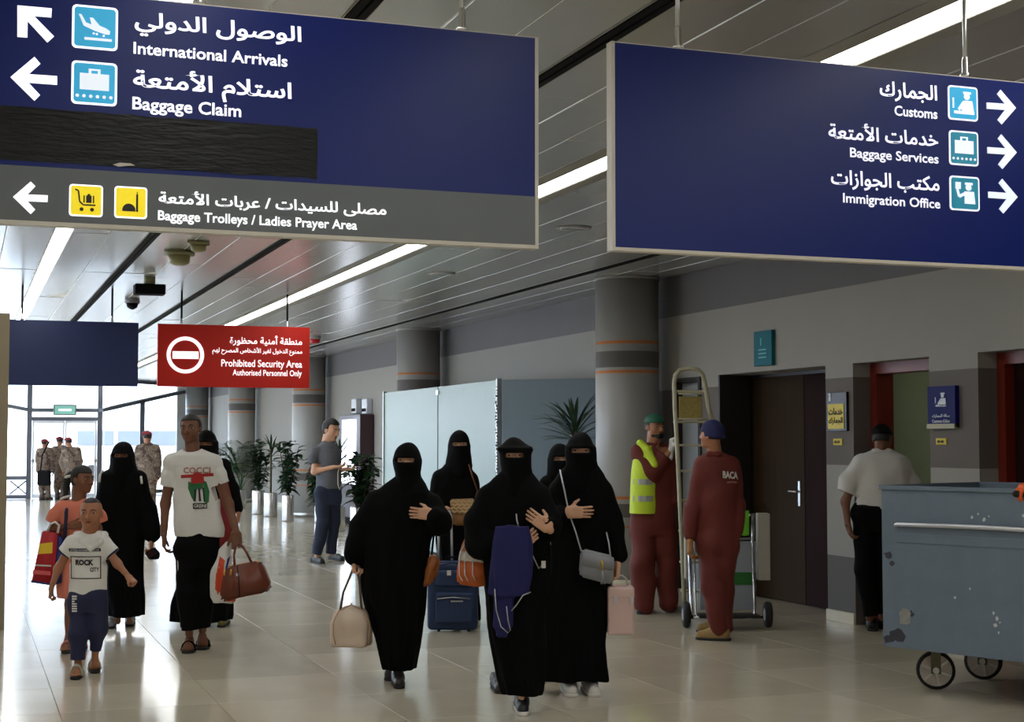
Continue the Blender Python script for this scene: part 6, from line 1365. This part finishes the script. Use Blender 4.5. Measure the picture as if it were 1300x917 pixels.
shirt(F, [(580, 1408, 1432, .7), (592, 1392, 1450, .6), (660, 1390, 1450, .6), (735, 1392, 1448, .6)], [([(1392, 606), (1374, 612), (1366, 613)], [14, 12, 10], 0), ([(1448, 604), (1462, 660), (1455, 712, -6)], [14, 12, 9], 0)], 'coverall', M_cover, extra=lambda S: [S.chain([J[a+'h'], J[a+'k'], J[a+'a']], [.12, .10, .08]) for a in 'lr'] and S.chain([J['le'], J['le']*.25+J['lw']*.75], [.055, .045]), h=.012)
S = hand(F, hpt+np.array([.075, 0, .03]), (-1, -.1, -.25), (0, .15, -1), .19, side=1, curl=(.5, .7, .5), into=False, fat=1.15); solid('glove', S, .0045, mat('orange_glove', (224, 92, 20), .6), F.T)
S = Sdf(); S.seg(hpt+(-.055, -.015, -.028), hpt+(-.025, -.02, -.03), .020); solid('glove_palm', S, .005, M_rub, F.T)
hand(F, J['rw'], (0, 0, -1), (-1, 0, 0), .19, side=1, h=.006); done(F, M_sk_m)
for x in (1484, 1518): shoe(F, F.G(x, 918), F.G(x+2, 898), .11, M_bshoe, h=.008)

# ================================================================ FROSTED SCREENS, KIOSK, WALL FITTINGS
M_frost = mat('frosted_green_glass', (124, 142, 132), .35, spec=.4, noise=.03); M_frost2 = mat('frosted_blue_glass', (112, 128, 140), .25, spec=.5, noise=.04)
T = thing('partition_screen', 'long pale green frosted screen behind the veiled women', 'screen', (6.10, 17.1, 0))
for a, b in ((0, 2.42), (2.44, 5.2)): box('panel', -.012, .012, a+.02, b, .03, 2.29, M_frost, T, .003)
for y in (0, 5.22): box('post', -.03, .03, y-.02, y+.02, 0, 2.31, M_steel, T, .004)
box('clip', -.03, -.013, 2.38, 2.48, 2.18, 2.24, M_chrome, T)
bm = bmesh.new(); rr = random.Random(9)
for k in range(46): z = .4+k*.04; x = rr.uniform(-.05, -.03); bx(bm, x-.012, x+.012, -.035+rr.uniform(-.01, .01), -.022, z, z+rr.uniform(.01, .035))
o = bm_obj('foil_wrapping', bm, M_chrome, T); o['kind'] = 'stuff'
T = thing('partition_screen', 'darker grey-blue frosted screen returning to the wall beside the column', 'screen', (6.10, 17.06, 0), math.atan2(-.86, .96)); box('panel', .03, 1.27, -.012, .012, .03, 2.29, M_frost2, T, .003); box('post', 1.27, 1.30, -.02, .02, 0, 2.30, M_steel, T)
T = thing('information_kiosk', 'dark-framed kiosk with a glowing white screen against the wall behind the grey polo man', 'kiosk', (WX-.25, 27.5, 0))
box('cabinet', -.02, .24, -.8, .8, 0, 2.04, mat('kiosk_frame', (60, 38, 44), .4), T, .01); box('lit_screen', -.03, -.021, -.5, .55, .75, 1.95, mat('kiosk_screen', (235, 242, 255), .4, emit=2.2), T)
box('plinth', -.05, .24, -.82, .82, 0, .12, M_black, T, .005)
for x, nm in ((456.5, 'left of the two small white wall lamps above the kiosk'), (470, 'right of the two small white wall lamps above the kiosk')):
    p = onx(x, 516, WX); T = thing('wall_lamp', nm, 'wall lamp', (WX, p.y, p.z)); box('body', -.12, 0, -.18, .18, -.14, .14, mat('lamp_body_white', (205, 208, 215), .4), T, .02); box('dark_slot', -.125, -.118, -.14, .14, -.10, -.04, M_black, T)

# ================================================================ PLANTS
M_leaf = mat('dark_leaf', (28, 56, 30), .35, noise=.4, scale=6); M_leaf2 = mat('palm_leaf', (46, 82, 44), .45, noise=.35, scale=5); M_stem = mat('stem', (66, 60, 36), .7); M_soil = mat('soil', (38, 30, 24), .9); M_pot = mat('polished_planter', (186, 182, 176), .25, metal=.85)
def leafm(bm, p, d, L, w, droop, fold=.15, n=5):
    p = Vector(p); d = Vector(d).normalized(); sd = d.cross(Vector((0, 0, 1)));
    if sd.length < .05: sd = Vector((1, 0, 0))
    sd.normalize(); prev = None; up = sd.cross(d).normalized()
    for i in range(n+1):
        t = i/n; wd = w*math.sin(math.pi*min(.98, .06+t*.92))**.8; c0 = p+d*L*t-Vector((0, 0, droop*L*t*t)); row = [bm.verts.new(c0+sd*wd/2+up*wd*fold), bm.verts.new(c0), bm.verts.new(c0-sd*wd/2+up*wd*fold)]
        if prev:
            for a in (0, 1): bm.faces.new((prev[a], prev[a+1], row[a+1], row[a]))
        prev = row
def planter(px, fy, wpx, hpx, label, kind, ptop, seed, group='potted plants along the wall', loc=None, pr=None):
    base = loc or onz(px, fy); D = (base-CP).dot(FH); s = D/FPX; r = pr or wpx*s/2; h = hpx*s; rr = random.Random(seed)
    T = thing('potted_plant', label, 'potted plant', base, 0, group)
    w = bmesh.new(); lathe(w, [(r*.96, 0), (r, .02), (r, h-.01), (r*.97, h), (r*.88, h), (r*.88, h-.05)], 28); bm_obj('planter', w, M_pot, T, True)
    w = bmesh.new(); lathe(w, [(r*.86, h-.08), (r*.86, h-.05)], 20); bm_obj('soil', w, M_soil, T)
    H = ptop-h
    if kind == 'ficus':
        solo = D < 22; bulk = bmesh.new()
        for k in range(8):
            a = rr.uniform(0, 6.28); tip = Vector((math.cos(a)*rr.uniform(.04, .24), math.sin(a)*rr.uniform(.04, .24), h+H*rr.uniform(.6, .97))); st_ = [(0, 0, h-.06), tuple(tip*.5+Vector((0, 0, h*.3))), tuple(tip)]
            tub('stem', st_, [.012, .009, .005], M_stem, T, 6)
            for j in range(18 if solo else 22):
                t = rr.uniform(.12, 1); q_ = Vector(st_[0]).lerp(tip, t); an = rr.uniform(0, 6.28); dd = (math.cos(an), math.sin(an), rr.uniform(-.1, .9)); LL, ww = rr.uniform(.17, .27), rr.uniform(.09, .13)
                if solo: w = bmesh.new(); leafm(w, (0, 0, 0), dd, LL, ww, .35); o = bm_obj('leaf', w, M_leaf, T, True); o.location = q_
                else: leafm(bulk, q_, dd, LL, ww, .35)
        if not solo: o = bm_obj('foliage', bulk, M_leaf, T, True); o['kind'] = 'stuff'
        else: bulk.free()
    elif kind == 'palm':
        for k in range(20):
            a = rr.uniform(0, 6.28); sp = rr.uniform(.2, .6)*H; pts = []; 
            for i in range(9): t = i/8; pts.append(Vector((math.cos(a)*sp*t**1.4, math.sin(a)*sp*t**1.4, h-.06+H*(1.25*t-.42*t**2.6)*rr.uniform(.97, 1.03)*(.75+.25*math.sin(k)))))
            w = bmesh.new(); tube(w, pts, [.007-.0006*i for i in range(9)], 5)
            for i in range(3, 9):
                for sgn in (-1, 1):
                    for u_ in (0, .33, .66):
                        b = pts[i] if u_ == 0 or i == 8 else pts[i].lerp(pts[i+1], u_); dr = (pts[min(8, i+1)]-pts[i-1]).normalized(); sd = dr.cross(Vector((0, 0, 1))).normalized()
                        leafm(w, b, dr*.7+sd*sgn+Vector((0, 0, .1)), .26*(1.15-abs(i-5.5)*.12), .045, .5, n=3)
            bm_obj('frond', w, M_leaf2, T, True)
    else:   # spiky
        for k in range(44 if kind == 'spiky' else 16):
            a = rr.uniform(0, 6.28); e = rr.uniform(.15, 1.3); w = bmesh.new(); leafm(w, (0, 0, 0), (math.cos(a)*math.cos(e), math.sin(a)*math.cos(e), math.sin(e)), rr.uniform(.45, .62) if kind == 'spiky' else rr.uniform(.34, .48), .045, .2, n=4); o = bm_obj('leaf', w, M_leaf, T, True); o.location = (0, 0, h+H*.55+rr.uniform(-.12, .1))
        tub('stem', [(0, 0, h-.06), (0, 0, h+H*.6)], .022, M_stem, T, 8)
    return T
planter(305.5, 645, 12, 23, 'feathery green palm in a steel planter, farthest left of the wall plants', 'palm', 1.85, 1, None)
planter(328, 653, 16, 30, 'bushy dark-leaved plant in a steel planter, second from the left by the wall', 'ficus', 1.70, 2, None)
planter(343.5, 656, 17, 30, 'thin spiky plant in a steel planter, third from the left by the wall', 'thin', 1.95, 3, None)
planter(365.5, 662, 15, 33, 'dark-leaved plant in a steel planter half hidden by a column', 'ficus', 1.60, 4, None)
planter(398+6, 664, 10, 22, 'small planter just behind the man in the grey polo, by the column', 'ficus', 1.25, 5, None)
planter(458, 712, 27, 68, 'large glossy rubber plant in a tall planter beside the man in the grey polo', 'ficus', 1.46, 6, None)
planter(431, 674, 14, 30, 'spiky palm peeping out behind the grey polo man\'s shoulder', 'thin', 2.0, 8, None)
q_ = atD(730, 700, 16.65); q_.z = 0
planter(738, 0, 30, 60, 'large spiky yucca behind the right-hand veiled woman, beside the column', 'spiky', 2.55, 7, None, loc=q_, pr=.2)
# ================================================================ OUTSIDE
T = thing('parked_van', 'pale van parked outside beyond the glass front', 'van', atD(178, 600, 60)*1, R(-14)); T.location.z = -.1
M_van = mat('van_paint', (170, 170, 168), .4); bm = bmesh.new(); bx(bm, -2.6, 2.6, -1, 1, .45, 1.5, .12); bx(bm, -2.5, 1.7, -.95, .95, 1.45, 2.25, .15); bm_obj('van_body', bm, M_van, T)
bm = bmesh.new(); bx(bm, -2.3, -.9, -.97, -.94, 1.5, 2.05); bx(bm, -.75, .35, -.97, -.94, 1.5, 2.05); bx(bm, .5, 1.5, -.97, -.94, 1.5, 2.05); o = bm_obj('side_windows', bm, mat('van_glass', (90, 98, 108), .1), T); o['kind'] = 'stuff'
for x in (-1.7, 1.7):
    for y in (-.9, .9): w = bmesh.new(); lathe(w, [(.36, -.12), (.36, .12)], 20, (x, y, .36), Matrix.Rotation(R(90), 4, 'X')); bm_obj('wheel', w, M_rub, T)
T = thing('low_building', 'long pale low building outside beyond the glass doors', 'building', (6, 110, -.3)); box('walls', -40, 60, 0, 12, 0, 4.2, mat('far_building', (226, 228, 230), .8), T); box('roof', -41, 61, -.8, 13, 4.2, 4.6, mat('far_roof', (206, 208, 210), .8), T)
